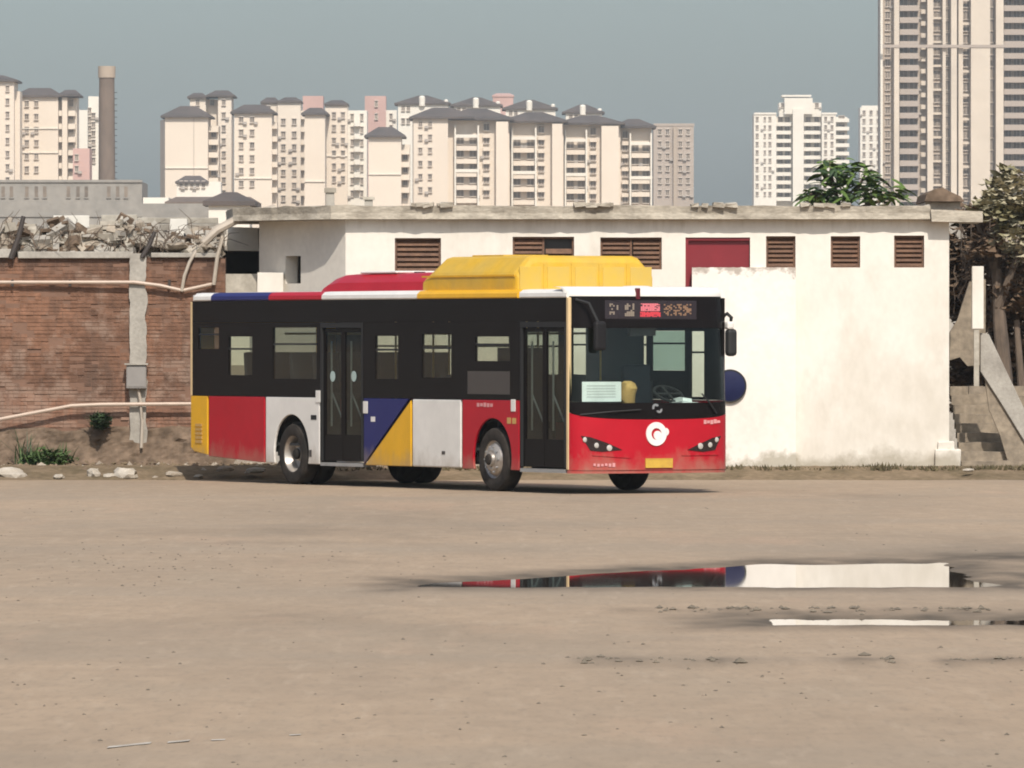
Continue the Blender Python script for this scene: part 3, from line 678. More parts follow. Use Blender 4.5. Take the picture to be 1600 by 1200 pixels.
m_ = MB(); D_ = DS+3.5; m_.prism([(X(1484,D_)-X(1505,D_),Z(563,D_)-.1),(X(1500,D_)-X(1505,D_),Z(558,D_)-.1),(X(1512,D_)-X(1505,D_),Z(572,D_)-.1),(X(1540,D_)-X(1505,D_),Z(570,D_)-.1),(X(1540,D_)-X(1505,D_),Z(436,D_)-.1),(X(1515,D_)-X(1505,D_),Z(440,D_)-.1),(X(1496,D_)-X(1505,D_),Z(500,D_)-.1),(X(1484,D_)-X(1505,D_),Z(520,D_)-.1)],'y',0,.2); m_.build('slab', 'stair_stone', gw)

# ================================================================== TREES AND GROWTH
def tree(name, base, trunks, crowns, mats, label, size, trunk_m='bark'):
    t = thing(name, base, label, 'tree'); b = Vector(base)
    for pts, r, r1 in trunks:
        m_ = MB(); m_.tube([Vector(p)-b for p in pts], r, 8, r1=r1); m_.build('trunk' if r > .045 else 'branch', trunk_m, t, smooth=True)
    m_ = MB()
    for c, rx, ry, rz, n, mi in crowns: leafcrown(m_, tuple(Vector(c)-b), rx, ry, rz, n, size, mi)
    m_.build('crown', mats, t); return t
DT = 142.0
base = (X(1315,DT), DT, 0.0); kx = DT/F
def big_leaf(m_, p, u, L_, wd, mi):
    s = u.cross(Vector((0,0,1)))
    s = (s if s.length > .1 else Vector((1,0,0))).normalized(); s = (s+Vector((0,0,random.uniform(-.5,.5)))).normalized(); up = s.cross(u).normalized()
    n = 5; vs = []
    for i in range(n+1):
        t = i/n; wv = wd*math.sin(math.pi*min(1,.12+t*.88))**.7*(1-.35*t); c = p+u*(L_*t)-Vector((0,0,1))*(L_*.5*t*t)
        vs += [c-s*wv-up*wv*.25, c, c+s*wv-up*wv*.25]
    fs = []
    for i in range(n): fs += [(i*3,i*3+1,i*3+4,i*3+3),(i*3+1,i*3+2,i*3+5,i*3+4)]
    m_.add(vs, fs, mi)
tr = thing('broadleaf_tree', base, 'bushy green broad leaved tree rising behind the shed roof', 'tree'); bV = Vector(base)
trunks = [((1315,335),(1300,280),(1296,250)),((1315,335),(1340,295),(1352,272)),((1315,335),(1278,310),(1262,300)),((1315,335),(1380,312),(1402,304))]
m_ = MB(); m_.tube([Vector((0,0,0)), Vector((.08,0,2.2)), P(1315,335,DT)-bV], .13, 8, r1=.08); m_.build('trunk', 'bark', tr, smooth=True)
for q in trunks: m_ = MB(); m_.tube([P(*a,DT)-bV for a in q], .05, 6, r1=.02); m_.build('branch', 'bark', tr, smooth=True)
m_ = MB()
for (cx, cy, sx, sy, n) in ((1296,258,20,12,34),(1312,278,30,20,60),(1345,268,20,12,34),(1352,290,34,20,60),(1280,300,24,14,46),(1322,308,50,14,80),(1395,305,26,11,46),(1265,308,14,8,20)):
    for i in range(n):
        p = P(random.gauss(cx, sx*.5), random.gauss(cy, sy*.5), DT+random.gauss(0,.35))-bV
        a = random.uniform(0,6.3); u = Vector((math.cos(a), math.sin(a)*.8, random.uniform(-.3,.8))).normalized()
        big_leaf(m_, p, u, random.uniform(.18,.40), random.uniform(.045,.085), 0 if random.random() < .68 else 1)
m_.build('crown', ['leaf_green','leaf_dark'], tr)

DR = 134.5
def tk(*q): return [P(a,b,DR+(c if c else 0)) for a,b,c in q]
tree('dry_tree', (X(1572,DR),DR,.2),
     [(tk((1572,700,0),(1570,590,0),(1562,500,.1),(1556,420,.2),(1565,340,.1),(1580,280,0)),.16,.05),(tk((1556,430,.2),(1535,370,.3),(1520,330,.3)),.06,.02),
      (tk((1560,480,.1),(1590,400,-.1),(1605,330,0)),.08,.03),(tk((1600,720,.4),(1596,600,.4),(1588,500,.5)),.09,.05),(tk((1565,340,.1),(1548,300,0),(1552,275,0)),.04,.012)],
     [((X(1585,DR),DR,Z(300,DR)),.50,.5,.42,800,0),((X(1550,DR),DR-.1,Z(332,DR)),.36,.4,.34,420,0),((X(1600,DR),DR,Z(370,DR)),.45,.5,.45,500,0),((X(1548,DR),DR+.1,Z(385,DR)),.32,.4,.42,260,1),((X(1590,DR),DR+.3,Z(440,DR)),.5,.4,.5,330,1)],
     ['leaf_grey','leaf_dry'], 'half bare tree with pale dusty leaves at the right edge', .19)
tk2 = [(tk((1510,680,2.6),(1512,560,2.6),(1508,450,2.6),(1515,360,2.6)),.07,.03),(tk((1535,700,2.4),(1540,560,2.4),(1530,430,2.3),(1520,350,2.2)),.06,.02),
       (tk((1620,720,2.4),(1615,560,2.4),(1622,430,2.3)),.10,.05)]
tree('brown_thicket', (X(1550,DR+2.5),DR+2.5,.1), tk2,
     [((X(1515,DR+2.4),DR+2.4,Z(375,DR)),.45,.5,.6,2300,0),((X(1545,DR+2.4),DR+2.4,Z(450,DR)),.7,.6,.8,4200,0),((X(1600,DR+2.4),DR+2.4,Z(520,DR)),.8,.6,.9,4600,0),((X(1560,DR+2.6),DR+2.6,Z(590,DR)),.9,.6,.8,4600,0),((X(1520,DR+2.8),DR+2.8,Z(350,DR)),.3,.4,.2,160,1)],
     ['leaf_dry','leaf_dark'], 'dense brown dried thicket behind the stair and white post', .20)
m_ = MB()                                        # hanging vines
for i in range(46):
    x = random.uniform(1492,1610); y0 = random.uniform(330,420); p = P(x,y0,DR+random.uniform(.3,1.6)); n = 6; L_ = random.uniform(.5,2.0)
    m_.tube([p+Vector((.06*fbm(i,k*.7)*k, .03*k, -L_*k/n)) for k in range(n+1)], .012, 4, r1=.005)
tag(m_.build('hanging_vines', 'bark', kind='stuff'), 'tangle of hanging dry vines in front of the brown thicket', 'vines')
# old brown tiled roof behind the shed at right
t = thing('old_roof', (X(1475,150), 150, 0), 'dark brown old roof peeping over the right end of the shed', 'building')
m_ = MB(); hw = X(1506,150)-X(1475,150); m_.box(-hw*.94,hw*.94,.02,3,0,Z(316,150)); m_.build('wall', 'concrete', t)
m_ = MB(); m_.prism([(-hw,Z(315,150)),(hw,Z(315,150)),(hw*.8,Z(307,150)),(hw*.3,Z(300,150)),(-hw*.1,Z(293,150)),(-hw*.5,Z(296,150)),(-hw*.9,Z(303,150))], 'y', -.2, 3.2); m_.build('roof', 'foundation', t)


# ================================================================== BUS
TH_ = math.radians(29.3); s_, c_ = math.sin(TH_), math.cos(TH_)
HW = 1.37                                        # half width
BX0, BD0 = -0.294, 117.5                         # outer face of the near front wheel
def U(px, inset=0.0):
    xb, db = BX0+inset*c_, BD0+inset*s_; k = (px-800)/F
    return (k*db-xb)/(s_+k*c_)
def ZU(py, u, inset=0.0): return CH+(HY-py)/F*(BD0+inset*s_-u*c_)
def ZP(px, py, inset=0.0): return ZU(py, U(px, inset), inset)
bus = thing('city_bus', (BX0+HW*c_, BD0+HW*s_, 0.0), 'city bus in red, white, yellow and blue panels with a yellow roof pod', 'bus', rz=TH_-math.pi/2)
YS = -HW                                         # near side plane (bus right-hand side)
REAR, FX = U(298), U(888)
FRONT_B = 0.36
BELT, CANT, ROOFB, SKIRT = 1.40, 2.60, 2.955, 0.335
def spanel(name, poly, m, y0=YS, y1=YS+0.04, bevel=0.012, parent=bus, label=None):
    m_ = MB(); m_.prism(poly, 'y', y0, y1); return m_.build(name, m, parent, bevel=bevel, label=label)
def rect(u0, u1, z0, z1): return [(u0,z0),(u1,z0),(u1,z1),(u0,z1)]
UW1, UW2, WR, WZc = U(769), U(455), 0.49, 0.49
def arch_panel(u0, u1, z0, z1, uc, r, zc=0.52):
    """panel with a wheel arch cut from its lower edge"""
    a0 = math.asin(max(-1, min(1, (z0-zc)/r))); pts = [(u0,z0)]
    n = 22; st_, en_ = math.pi-a0, a0
    arc = [(uc+r*math.cos(st_+(en_-st_)*i/n), zc+r*math.sin(st_+(en_-st_)*i/n)) for i in range(n+1)]
    arc = [(x, z) for x, z in arc if u0 < x < u1]
    pts += ([] if arc and arc[0][0]-u0 < .02 else [])+arc+[(u1,z0),(u1,z1),(u0,z1)]
    return pts
g_ = 0.026
uA, uB, uC, uD, uE, uF, uG, uH = U(812), U(721), U(643), U(567), U(500), U(414), U(325), U(298)
spanel('side_panel', arch_panel(uB+g_, uA-g_, SKIRT, BELT, UW1, .60), 'bus_red', label='red side panel over the front wheel')
spanel('side_panel', rect(uC+g_, uB-g_, SKIRT+.01, BELT), 'bus_white', bevel=.03, label='plain white side panel')
pt_, pb_ = (uC-g_-.01, BELT), (U(570), SKIRT+.01)
spanel('side_panel', [(pb_[0],pb_[1]),(uC-g_,SKIRT+.01),(uC-g_,BELT-.02)], 'bus_yellow', label='yellow triangular side panel')
spanel('side_panel', [(uD+g_,SKIRT+.02),(pb_[0]-.02,pb_[1]+.03),(uC-g_-.07,BELT),(uD+g_,BELT)], 'bus_blue', label='dark blue triangular side panel')
spanel('side_panel', arch_panel(uF+g_, uE-g_, SKIRT, BELT, UW2, .60), 'bus_white', label='white side panel over the rear wheel')
spanel('side_panel', [(uG+g_,SKIRT+.08),(uF-g_,SKIRT),(uF-g_,BELT),(uG+g_,BELT)], 'bus_red', label='red rear side panel')
spanel('side_panel', [(uH,SKIRT+.22),(uH+.12,SKIRT+.15),(uG-g_,SKIRT+.10),(uG-g_,BELT),(uH,BELT)], 'bus_yellow', label='yellow rear corner panel')
m_ = MB(); a, b = U(306), U(316)
for k in range(5): m_.box(a, b, YS-.012, YS-.002, lerp(ZP(311,692),ZP(311,660),k/5), lerp(ZP(311,692),ZP(311,660),k/5)+.045)
m_.build('rear_lamp', 'mark_amber', bus)
# dark inner liner behind the panels (also shows in the gaps)
m_ = MB()
for a, b in ((uB,uA),(uC,uB),(uD,uC),(uF,uE),(uG,uF),(uH+.02,uG)):
    for (q0, q1) in (((a, b),) if not (a < UW1 < b or a < UW2 < b) else ((a, (UW1 if b > 0 > a-3 and a < UW1 < b else UW2)-.62), ((UW1 if a < UW1 < b else UW2)+.62, b))):
        if q1 > q0: m_.box(q0, q1, YS+.045, YS+.07, SKIRT+.25, BELT-.01)
m_.build('inner_liner', 'bus_rubber', bus)
# wheel houses
for uw in (UW1, UW2):
    for sg_ in (-1, 1):
        m_ = MB(); n = 16; arc = [(uw+.66*math.cos(math.pi*i/n), .45+.66*math.sin(math.pi*i/n)) for i in range(n+1)]
        arc2 = [(uw+.69*math.cos(math.pi*i/n), .45+.69*math.sin(math.pi*i/n)) for i in range(n+1)]
        m_.prism(arc+arc2[::-1], 'y', sg_*1.255, sg_*.62); m_.build('wheel_arch', 'bus_rubber', bus)
        m_ = MB(); m_.prism([(uw-.66,.45),(uw+.66,.45)]+arc[1:-1], 'y', sg_*.62, sg_*.60); m_.build('arch_back', 'chassis', bus)
# black window band: rails, pillars, panes; dark glass areas are painted as black infill
TEAL = .18; glass('glass_teal', (0.52,0.62,0.60), ior=1.4)
def band(sgn, wins_, u_lo, u_hi, zlo=BELT+.004):
    y0, y1 = sgn*HW, sgn*(HW-.05)
    m_ = MB(); m_.box(u_lo, u_hi, *sorted((y0, y1)), CANT, ROOFB); m_.build('cant_rail', 'bus_black', bus)
    cur = u_lo
    for (a, b, z0, z1) in sorted(wins_):
        if a-cur > .003: m_ = MB(); m_.box(cur+.0, a, *sorted((y0, y1)), zlo, CANT-.002); m_.build('pillar', 'bus_black', bus)
        if z0 is not None:
            m_ = MB(); m_.box(a+.001, b-.001, *sorted((y0, y1)), zlo, z0); m_.build('waist_infill', 'bus_black', bus)
            if z1 < CANT-.01: m_ = MB(); m_.box(a+.001, b-.001, *sorted((y0, y1)), z1, CANT-.002); m_.build('header_infill', 'bus_black', bus)
            m_ = MB(); m_.box(a+.002, b-.002, *sorted((sgn*(HW-.012), sgn*(HW-.018))), z0+.002, z1-.002); wn = m_.build('window', 'glass_teal' if (sgn > 0 and a == TEAL) else 'glass_side', bus)
            m_ = MB(); zz = z0+(z1-z0)*.68
            m_.box(a+.01, b-.01, *sorted((sgn*(HW-.010), sgn*(HW-.004))), zz-.015, zz+.015); m_.build('glazing_bar', 'bus_rubber', wn)
        cur = b
    if u_hi-cur > .003: m_ = MB(); m_.box(cur, u_hi, *sorted((y0, y1)), zlo, CANT-.002); m_.build('pillar', 'bus_black', bus)
def wz(px, y0, y1): return ZP(px, y1), ZP(px, y0)
W_ = []
for (a, b, y0, y1) in ((310,342,512,545),(357,394,526,586),(426,495,512,592),(586,622,525,592),(659,705,522,590),(742,797,526,564)):  # glazed only at the bright patches; darker glass becomes black infill
    z0, z1 = wz((a+b)/2, y0, y1); W_.append((U(a), U(b), z0, min(z1, CANT-.03)))
W_ += [(uE, uD, None, None), (uA, FX, None, None)]
band(-1, W_, REAR+.02, FX)
m_ = MB(); m_.box(U(731), U(797), YS-.006, YS-.001, ZP(765,616), ZP(765,580)); m_.build('lower_panel', mat('smoked_panel', (0.055,0.045,0.04), 0.35), bus)
FWIN = [(-8.9,-7.7,1.62,2.5),(-7.3,-6.0,1.62,2.5),(-5.6,-4.3,1.62,2.5),(-3.9,-2.7,1.62,2.5),(-2.3,-1.1,1.7,2.5),(-.7,.05,1.7,2.5),(TEAL,1.22,1.85,2.46),(1.36,1.80,1.45,2.45)]
band(1, FWIN, REAR+.02, FX)
m_ = MB(); m_.box(REAR+.02, FX, HW-.04, HW, SKIRT, BELT); o = m_.build('side_panel', 'bus_red', bus, label='lower side panel on the far side')
# rear end
m_ = MB(); m_.box(REAR, REAR+.05, -HW+.055, HW-.055, SKIRT+.25, 1.5); m_.box(REAR, REAR+.05, -HW+.055, HW-.055, 2.55, ROOFB); m_.box(REAR, REAR+.05, -HW+.055, -.95, 1.502, 2.548); m_.box(REAR, REAR+.05, .95, HW-.055, 1.502, 2.548)
m_.build('rear_panel', 'bus_yellow', bus, bevel=.02)
m_ = MB(); m_.box(REAR+.02, REAR+.026, -.948, .948, 1.504, 2.546); m_.build('rear_window', 'glass_side', bus)
m_ = MB(); m_.box(REAR-.01, REAR+.06, YS-.005, YS+.05, BELT, ROOFB-.01); m_.build('corner_trim', 'bus_cream', bus, bevel=.01)
# doors (two leaves each, glazed, with grab rails and a sill)
def bus_door(u0, u1, nm):
    m_ = MB(); y0, y1 = YS+.03, YS+.07
    top, bot = CANT+.0, SKIRT+.06
    m_.box(u0, u0+.05, YS, YS+.08, bot, CANT-.002); m_.box(u1-.05, u1, YS, YS+.08, bot, CANT-.002); m_.box(u0+.052, u1-.052, YS+.002, YS+.08, CANT-.09, CANT-.004)
    fr = m_.build('door_frame', 'bus_rubber', bus)
    m_ = MB(); m_.box(u0, u1, YS+.0, YS+.25, SKIRT-.02, SKIRT+.035); m_.build('door_sill', 'steel', bus)
    um = (u0+u1)/2
    for (a, b) in ((u0+.056, um-.006), (um+.006, u1-.056)):
        m_ = MB(); f = .055; zt_ = CANT-.10
        m_.box(a, a+f, y0, y1, bot, zt_); m_.box(b-f, b, y0, y1, bot, zt_); m_.box(a+f+.001, b-f-.001, y0+.001, y1-.001, bot, bot+.42); m_.box(a+f+.001, b-f-.001, y0+.001, y1-.001, zt_-.06, zt_)
        lf = m_.build('door_leaf', 'bus_black', bus)
        m_ = MB(); m_.box(a+f, b-f, y0+.015, y0+.02, bot+.42, zt_-.06); m_.build('pane', 'glass_door', lf)
        m_ = MB(); m_.tube([(a+f+.05, y1+.05, bot+.55), (a+f+.05, y1+.05, zt_-.2)], .016, 8); m_.tube([(a+f+.05, y1+.05, bot+1.1), (b-f-.03, y1+.05, bot+.55)], .014, 8); m_.build('grab_rail', 'steel', lf, smooth=True)
bus_door(uE+.01, uD-.01, 'mid'); bus_door(uA+.01, U(884), 'front')
for px in (517, 550):                             # stickers on the middle door
    m_ = MB(); u_ = U(px); zc = ZP(px, 588); m_.lathe([(0.0,-.003),(.085,-.003),(.085,.0),(0.0,.0)], 'y', 20, c=(u_, YS+.035, zc)); m_.build('sticker', mat('sticker_pale', (.40,.50,.47), .6), bus)
# roof and coloured coves along the roof edge
m_ = MB(); n = 14; pr = [(-HW+.03,ROOFB+.003)]+[(-HW+.03+(2*HW-.06)*i/n, ROOFB+.10+.055*math.sin(math.pi*i/n)) for i in range(n+1)]+[(HW-.03,ROOFB+.003)]
m_.prism(pr, 'x', REAR+.03, FX-.05); m_.build('roof', 'bus_white', bus, smooth=True)
def cove(u0, u1, m, label, sgn=-1):
    m_ = MB(); pr = [(sgn*HW,ROOFB+.002),(sgn*(HW+.012),ROOFB+.02),(sgn*(HW+.005),ROOFB+.075),(sgn*(HW-.05),ROOFB+.125),(sgn*(HW-.16),ROOFB+.135),(sgn*(HW-.16),ROOFB+.002)]
    m_.prism(pr, 'x', u0+.004, u1-.004); m_.build('roof_cove', m, bus, smooth=True, label=label)
for a, b, m, lab in ((303,330,'bus_white','white rear roof edge'),(330,420,'bus_blue','blue roof edge'),(420,503,'bus_red','red roof edge'),(503,652,'bus_white','white roof edge'),(652,809,'bus_yellow','yellow roof edge'),(812,886,'bus_white','white front roof edge')):
    cove(U(a), U(b), m, lab)
cove(REAR+.05, FX, 'bus_white', 'far white roof edge', 1)
# red air conditioning hump
ua, ub = U(493,.2), U(668,.2); m_ = MB(); zb_ = ROOFB+.09
sec = []
for (u_, k) in ((ua,.05),(ua+.07,.5),(ua+.22,.8),(ua+.55,1.0),(ub-.6,1.02),(ub+.2,1.0)):
    zt_ = zb_+.03+.30*k; hw_ = 1.10+.0*k
    sec.append([(u_,-hw_,zb_),(u_,-hw_+.04,lerp(zb_,zt_,.55)),(u_,-hw_+.20,lerp(zb_,zt_,.93)),(u_,-hw_+.5,zt_),(u_,hw_-.5,zt_),(u_,hw_-.2,lerp(zb_,zt_,.93)),(u_,hw_-.04,lerp(zb_,zt_,.55)),(u_,hw_,zb_)])
vs = [p for q in sec for p in q]; N = 8
m_.add(vs, [(i*N+k, i*N+k+1, (i+1)*N+k+1, (i+1)*N+k) for i in range(5) for k in range(7)]+[tuple(range(8)), tuple(range(40,48))])
ac = m_.build('air_conditioner', 'bus_red', bus, smooth=True)
m_ = MB(); m_.box(ua+1.0, ua+2.2, -.9, -.1, zb_+.325, zb_+.365); m_.build('white_patch', 'bus_white', ac, bevel=.02)  # raised white patch on top of the red hump
m_ = MB()
for k in range(3): m_.lathe([(0,0),(.09,0),(.09,.02),(0,.02)], 'z', 16, c=(ua+.55+k*.9, -.55, zb_+.30+.03*min(k,1)))
m_.build('vent_fan', 'bus_rubber', ac)
# yellow gas cylinder pod: chamfered hood
uf, ur = U(806,.15), U(660,.15); hwp = HW-.15; zb_ = ROOFB+.09; z1p, z2p = zb_+.33, zb_+.565
m_ = MB()
cs = [(-hwp,zb_),(-hwp,z1p-.05),(-hwp+.24,z2p-.03),(-hwp+.34,z2p),(hwp-.34,z2p),(hwp-.24,z2p-.03),(hwp,z1p-.05),(hwp,zb_)]
def ring(u_, k): return [(u_, y, lerp(zb_, z, k)) for y, z in cs]
rings = [ring(ur-.02,.62), ring(ur+.36,1.0), ring(uf-.10,1.0), [(uf+.02, y*.985, lerp(zb_, z, .90)) for y, z in cs]]
vs = [p for q in rings for p in q]
m_.add(vs, [(i*8+k, i*8+k+1, (i+1)*8+k+1, (i+1)*8+k) for i in range(3) for k in range(7)]+[tuple(range(8)), tuple(range(24,32))])
pod = m_.build('gas_cylinder_pod', 'pod_yellow', bus, bevel=.05)
for k in range(1, 5):
    y = -hwp+2*hwp*k/5; m_ = MB(); m_.box(uf-.08, uf+.034, y-.014, y+.014, zb_+.01, z2p-.12); m_.build('rib', 'pod_yellow', pod, bevel=.006)
for k in range(5):
    y = -hwp+2*hwp*(k+.5)/5; m_ = MB(); m_.box(uf+.0, uf+.030, y-.19, y+.19, zb_+.03, z2p-.17); m_.build('front_cover', mat('pod_muted', (.52,.355,.075), .7, col2=(.57,.37,.04), scale=3), pod, bevel=.005)  # front covers in a slightly muted yellow
m_ = MB(); m_.box(ur+.3, ur+1.3, -.5, .3, z2p+.001, z2p+.03); m_.build('top_hatch', 'pod_yellow', pod, bevel=.008)
m_ = MB(); m_.box(ur, uf-.02, -hwp-.012, -hwp-.002, z1p-.085, z1p-.06); m_.build('edge_seam', 'bus_yellow', pod)
# low white fairing and marker lamp ahead of the pod
m_ = MB(); m_.lathe([(0,.06),(.18,.055),(.28,.03),(.32,.0),(0,0)], 'z', 24); rf = m_.build('roof_vent', 'bus_white', bus, smooth=True); rf.location = (FX-.75, .25, ROOFB+.13)

# ---- front end: surfaces follow one curved, raked shell
def FRX(y, z):
    e = max(0.0, 1-min(1.0, abs(y)/HW)**3.4)**.5
    return FX-.02+FRONT_B*e-.13*max(0.0, (z-1.15)/1.85)**1.5
def fy(t): return HW*math.sin(t*math.pi/2)
def fstrip(name, zlo, zhi, t0, t1, m, off=0.0, th=.03, nt_=48, nz=5, parent=bus, label=None):
    m_ = MB(); vs = []
    for lay in (0, 1):
        for i in range(nt_+1):
            t = lerp(t0, t1, i/nt_); y = fy(t); a, b = zlo(t), zhi(t)
            for k in range(nz+1):
                z = lerp(a, b, k/nz); x = FRX(y, z)+off-(th if lay else 0)
                vs.append((x, y*(1.0 if not lay else (1-.02)), z))
    M_ = (nt_+1)*(nz+1); q = lambda l,i,k: l*M_+i*(nz+1)+k; fs = []
    for i in range(nt_):
        for k in range(nz): fs += [(q(0,i,k),q(0,i+1,k),q(0,i+1,k+1),q(0,i,k+1)), (q(1,i,k),q(1,i,k+1),q(1,i+1,k+1),q(1,i+1,k))]
        fs += [(q(0,i,0),q(1,i,0),q(1,i+1,0),q(0,i+1,0)), (q(0,i,nz),q(0,i+1,nz),q(1,i+1,nz),q(1,i,nz))]
    for k in range(nz): fs += [(q(0,0,k),q(0,0,k+1),q(1,0,k+1),q(1,0,k)), (q(0,nt_,k),q(1,nt_,k),q(1,nt_,k+1),q(0,nt_,k+1))]
    m_.add(vs, fs); return m_.build(name, m, parent, smooth=True, label=label)
GB = lambda t: 1.125+.12*abs(t)**2.4                       # lower edge of the windscreen
fstrip('front_panel', lambda t: .36, lambda t: GB(t)-.006, -1, 1, 'bus_red', label='red lower front panel')
fstrip('front_bumper', lambda t: .31, lambda t: .357, -1, 1, 'bus_red', off=-.015)
fstrip('windscreen_surround', GB, lambda t: 1.37+.03*abs(t)**3, -1, 1, 'bus_black')
fstrip('windscreen_surround', lambda t: 2.50, lambda t: 2.975, -1, 1, 'bus_black')
for a, b in ((-1,-.90),(.93,1)): fstrip('screen_pillar', lambda t: 1.372+.03*abs(t)**3, lambda t: 2.498, a, b, 'bus_black', nt_=8)
fstrip('windscreen', lambda t: 1.373+.03*abs(t)**3, lambda t: 2.497, -.898, .928, 'glass_front', off=-.012, th=.008)
m_ = MB()                                                  # white roof cap
vs = []; nt_ = 48; prof = [(0,2.978),(0.0,3.02),(-.03,3.075),(-.10,3.11),(-.35,3.125)]
for i in range(nt_+1):
    t = lerp(-1,1,i/nt_)
    for dx, z in prof: vs.append((FRX(fy(t),2.978)+dx, fy(t)*(1+.0*dx)-(0 if abs(t)<.9 else 0), z))
fs = [(i*5+k,(i+1)*5+k,(i+1)*5+k+1,i*5+k+1) for i in range(nt_) for k in range(4)]
b0 = len(vs); vs += [(FX-.4, fy(lerp(-1,1,i/nt_)), 3.125) for i in range(nt_+1)]; fs += [(i*5+4,(i+1)*5+4,b0+i+1,b0+i) for i in range(nt_)]
m_.add(vs, fs); m_.build('roof_cap', 'bus_white', bus, smooth=True)
m_ = MB(); x_ = FRX(-.28,3.0); m_.box(x_-.04, x_+.025, -.32, -.25, 2.93, 3.10); m_.build('marker_lamp', mat('lamp_red', (.10,.006,.012), .4), bus, bevel=.01)
m_ = MB(); m_.box(FX-.06, FX+.015, YS-.008, YS+.05, .36, 2.96); m_.build('corner_trim', 'bus_cream', bus, bevel=.015)

# patch of a flat shape laid onto the front shell
def fpatch(name, poly, off, m, parent=bus, th=.006, rings_=5, sub=6, label=None, zoff=0):
    cx = sum(p[0] for p in poly)/len(poly); cy = sum(p[1] for p in poly)/len(poly); edge = []
    for i in range(len(poly)):
        a, b = poly[i], poly[(i+1) % len(poly)]
        for k in range(sub): edge.append((lerp(a[0],b[0],k/sub), lerp(a[1],b[1],k/sub)))
    n = len(edge); vs = [(FRX(cx,cy)+off, cx, cy)]
    for r in range(1, rings_+1):
        for (y, z) in edge:
            yy, zz = lerp(cx,y,r/rings_), lerp(cy,z,r/rings_); vs.append((FRX(yy,zz)+off, yy, zz))
    for (y, z) in edge: vs.append((FRX(y,z)+off-th, y, z))
    fs = [(0,1+i,1+(i+1)%n) for i in range(n)]
    for r in range(rings_): fs += [(1+r*n+i, 1+(r+1)*n+i, 1+(r+1)*n+(i+1)%n, 1+r*n+(i+1)%n) for i in range(n)]
    m_ = MB(); m_.add(vs, fs); return m_.build(name, m, parent, smooth=True, label=label)
def fpx(px, py, far=False):                                # photo point on the front -> local (y, z)
    y = -HW+2*HW*(px-893)/(1129-893); z = 1.0; k = (px-800)/F; ox, oy = bus.location.x, bus.location.y
    for _ in range(6):                                     # follow the bulge of the shell
        x = FRX(y, z); D = oy-x*c_+y*s_; z = CH+(HY-py)/F*D
        y = max(-HW*.995, min(HW*.995, y+(k*D-(ox+x*s_+y*c_))/c_*.8))
    return (y, z)
def ell(cx, cz, a, b, n=20, a0=0.0): return [(cx+a*math.cos(2*math.pi*i/n+a0), cz+b*math.sin(2*math.pi*i/n+a0)) for i in range(n)]
hlL = [fpx(*p) for p in ((907,681),(922,683),(948,692),(972,703),(940,706),(922,704))]
hlR = [fpx(*p) for p in ((1126,681),(1113,684),(1092,694),(1074,703),(1098,706),(1117,703))]
for nm, poly, lamps in (('near', hlL, ((914,687),(932,696),(952,700))), ('far', hlR, ((1119,687),(1109,695),(1094,697)))):
    hl = fpatch('headlight', poly, .008, 'lens_dark')
    for i, p in enumerate(lamps):
        c0 = fpx(*p); m_ = MB(); r = (.040,.042,.048)[i]
        m_.lathe([(r,0),(r*.9,.008),(r*.5,.014),(0.0,.016)], 'x', 18, c=(FRX(*c0)+.006, c0[0], c0[1])); m_.build('lamp', 'lamp_glass', hl, smooth=True)
# crease lines on the front panel
for a, b in (((925,712),(985,716)),((1065,712),(1122,711))):
    pa, pb = fpx(*a), fpx(*b); fpatch('bumper_crease', [(pa[0],pa[1]),(pb[0],pb[1]),(pb[0],pb[1]+.03),(pa[0],pa[1]+.02)], .012, 'bus_red', th=.015)
# emblem: white ring with a swirl and a small point at its right
ec = fpx(1025, 678)
def arcband(c, r0, r1, a0, a1, n=36):
    o_ = [(c[0]+r1*math.cos(lerp(a0,a1,i/n)), c[1]+r1*math.sin(lerp(a0,a1,i/n))) for i in range(n+1)]
    i_ = [(c[0]+r0*math.cos(lerp(a0,a1,i/n)), c[1]+r0*math.sin(lerp(a0,a1,i/n))) for i in range(n+1)]
    vs = []; fs = []
    for lay in (.018, .0):
        for p in o_+i_: vs.append((FRX(*p)+lay, p[0], p[1]))
    N = n+1
    for i in range(n): fs += [(i,i+1,N+i+1,N+i), (i,2*N+i,2*N+i+1,i+1), (N+i,N+i+1,3*N+i+1,3*N+i)]
    fs += [(0,N,3*N,2*N),(n,2*N+n,3*N+n,N+n)]
    return vs, fs
m_ = MB(); m_.add(*arcband(ec, .088, .178, .0, 2*math.pi, 48)); m_.add(*arcband((ec[0]+.022,ec[1]-.022), .0, .068, 0, 2*math.pi, 28))
em = m_.build('emblem', 'mark_white', bus)
m_ = MB(); v, f = arcband((ec[0]+.155, ec[1]+.03), .0, .062, -1.2, 1.3, 12); m_.add(v, f); m_.build('emblem_point', 'mark_white', em)
bc = fpx(1024, 637); m_ = MB(); m_.add(*arcband(bc, .028, .06, .6, 3.6, 14)); m_.add(*arcband((bc[0]+.06,bc[1]-.03), .02, .05, 3.5, 6.6, 14)); m_.build('maker_badge', 'steel', bus)
# number plate
a, b = fpx(1008,731), fpx(1050,716); x_ = FRX(-.0,.45)
m_ = MB(); m_.box(x_-.01, x_+.02, a[0], b[0], a[1], b[1]); pl = m_.build('number_plate', 'plate_yellow', bus, bevel=.004)
m_ = MB()
for y0,y1,z0,z1 in ((0,1,0,.07),(0,1,.93,1),(0,.02,.07,.93),(.98,1,.07,.93)): m_.box(x_+.021, x_+.025, lerp(a[0],b[0],y0), lerp(a[0],b[0],y1), lerp(a[1],b[1],z0), lerp(a[1],b[1],z1))
m_.build('plate_rim', 'plate_yellow', pl)
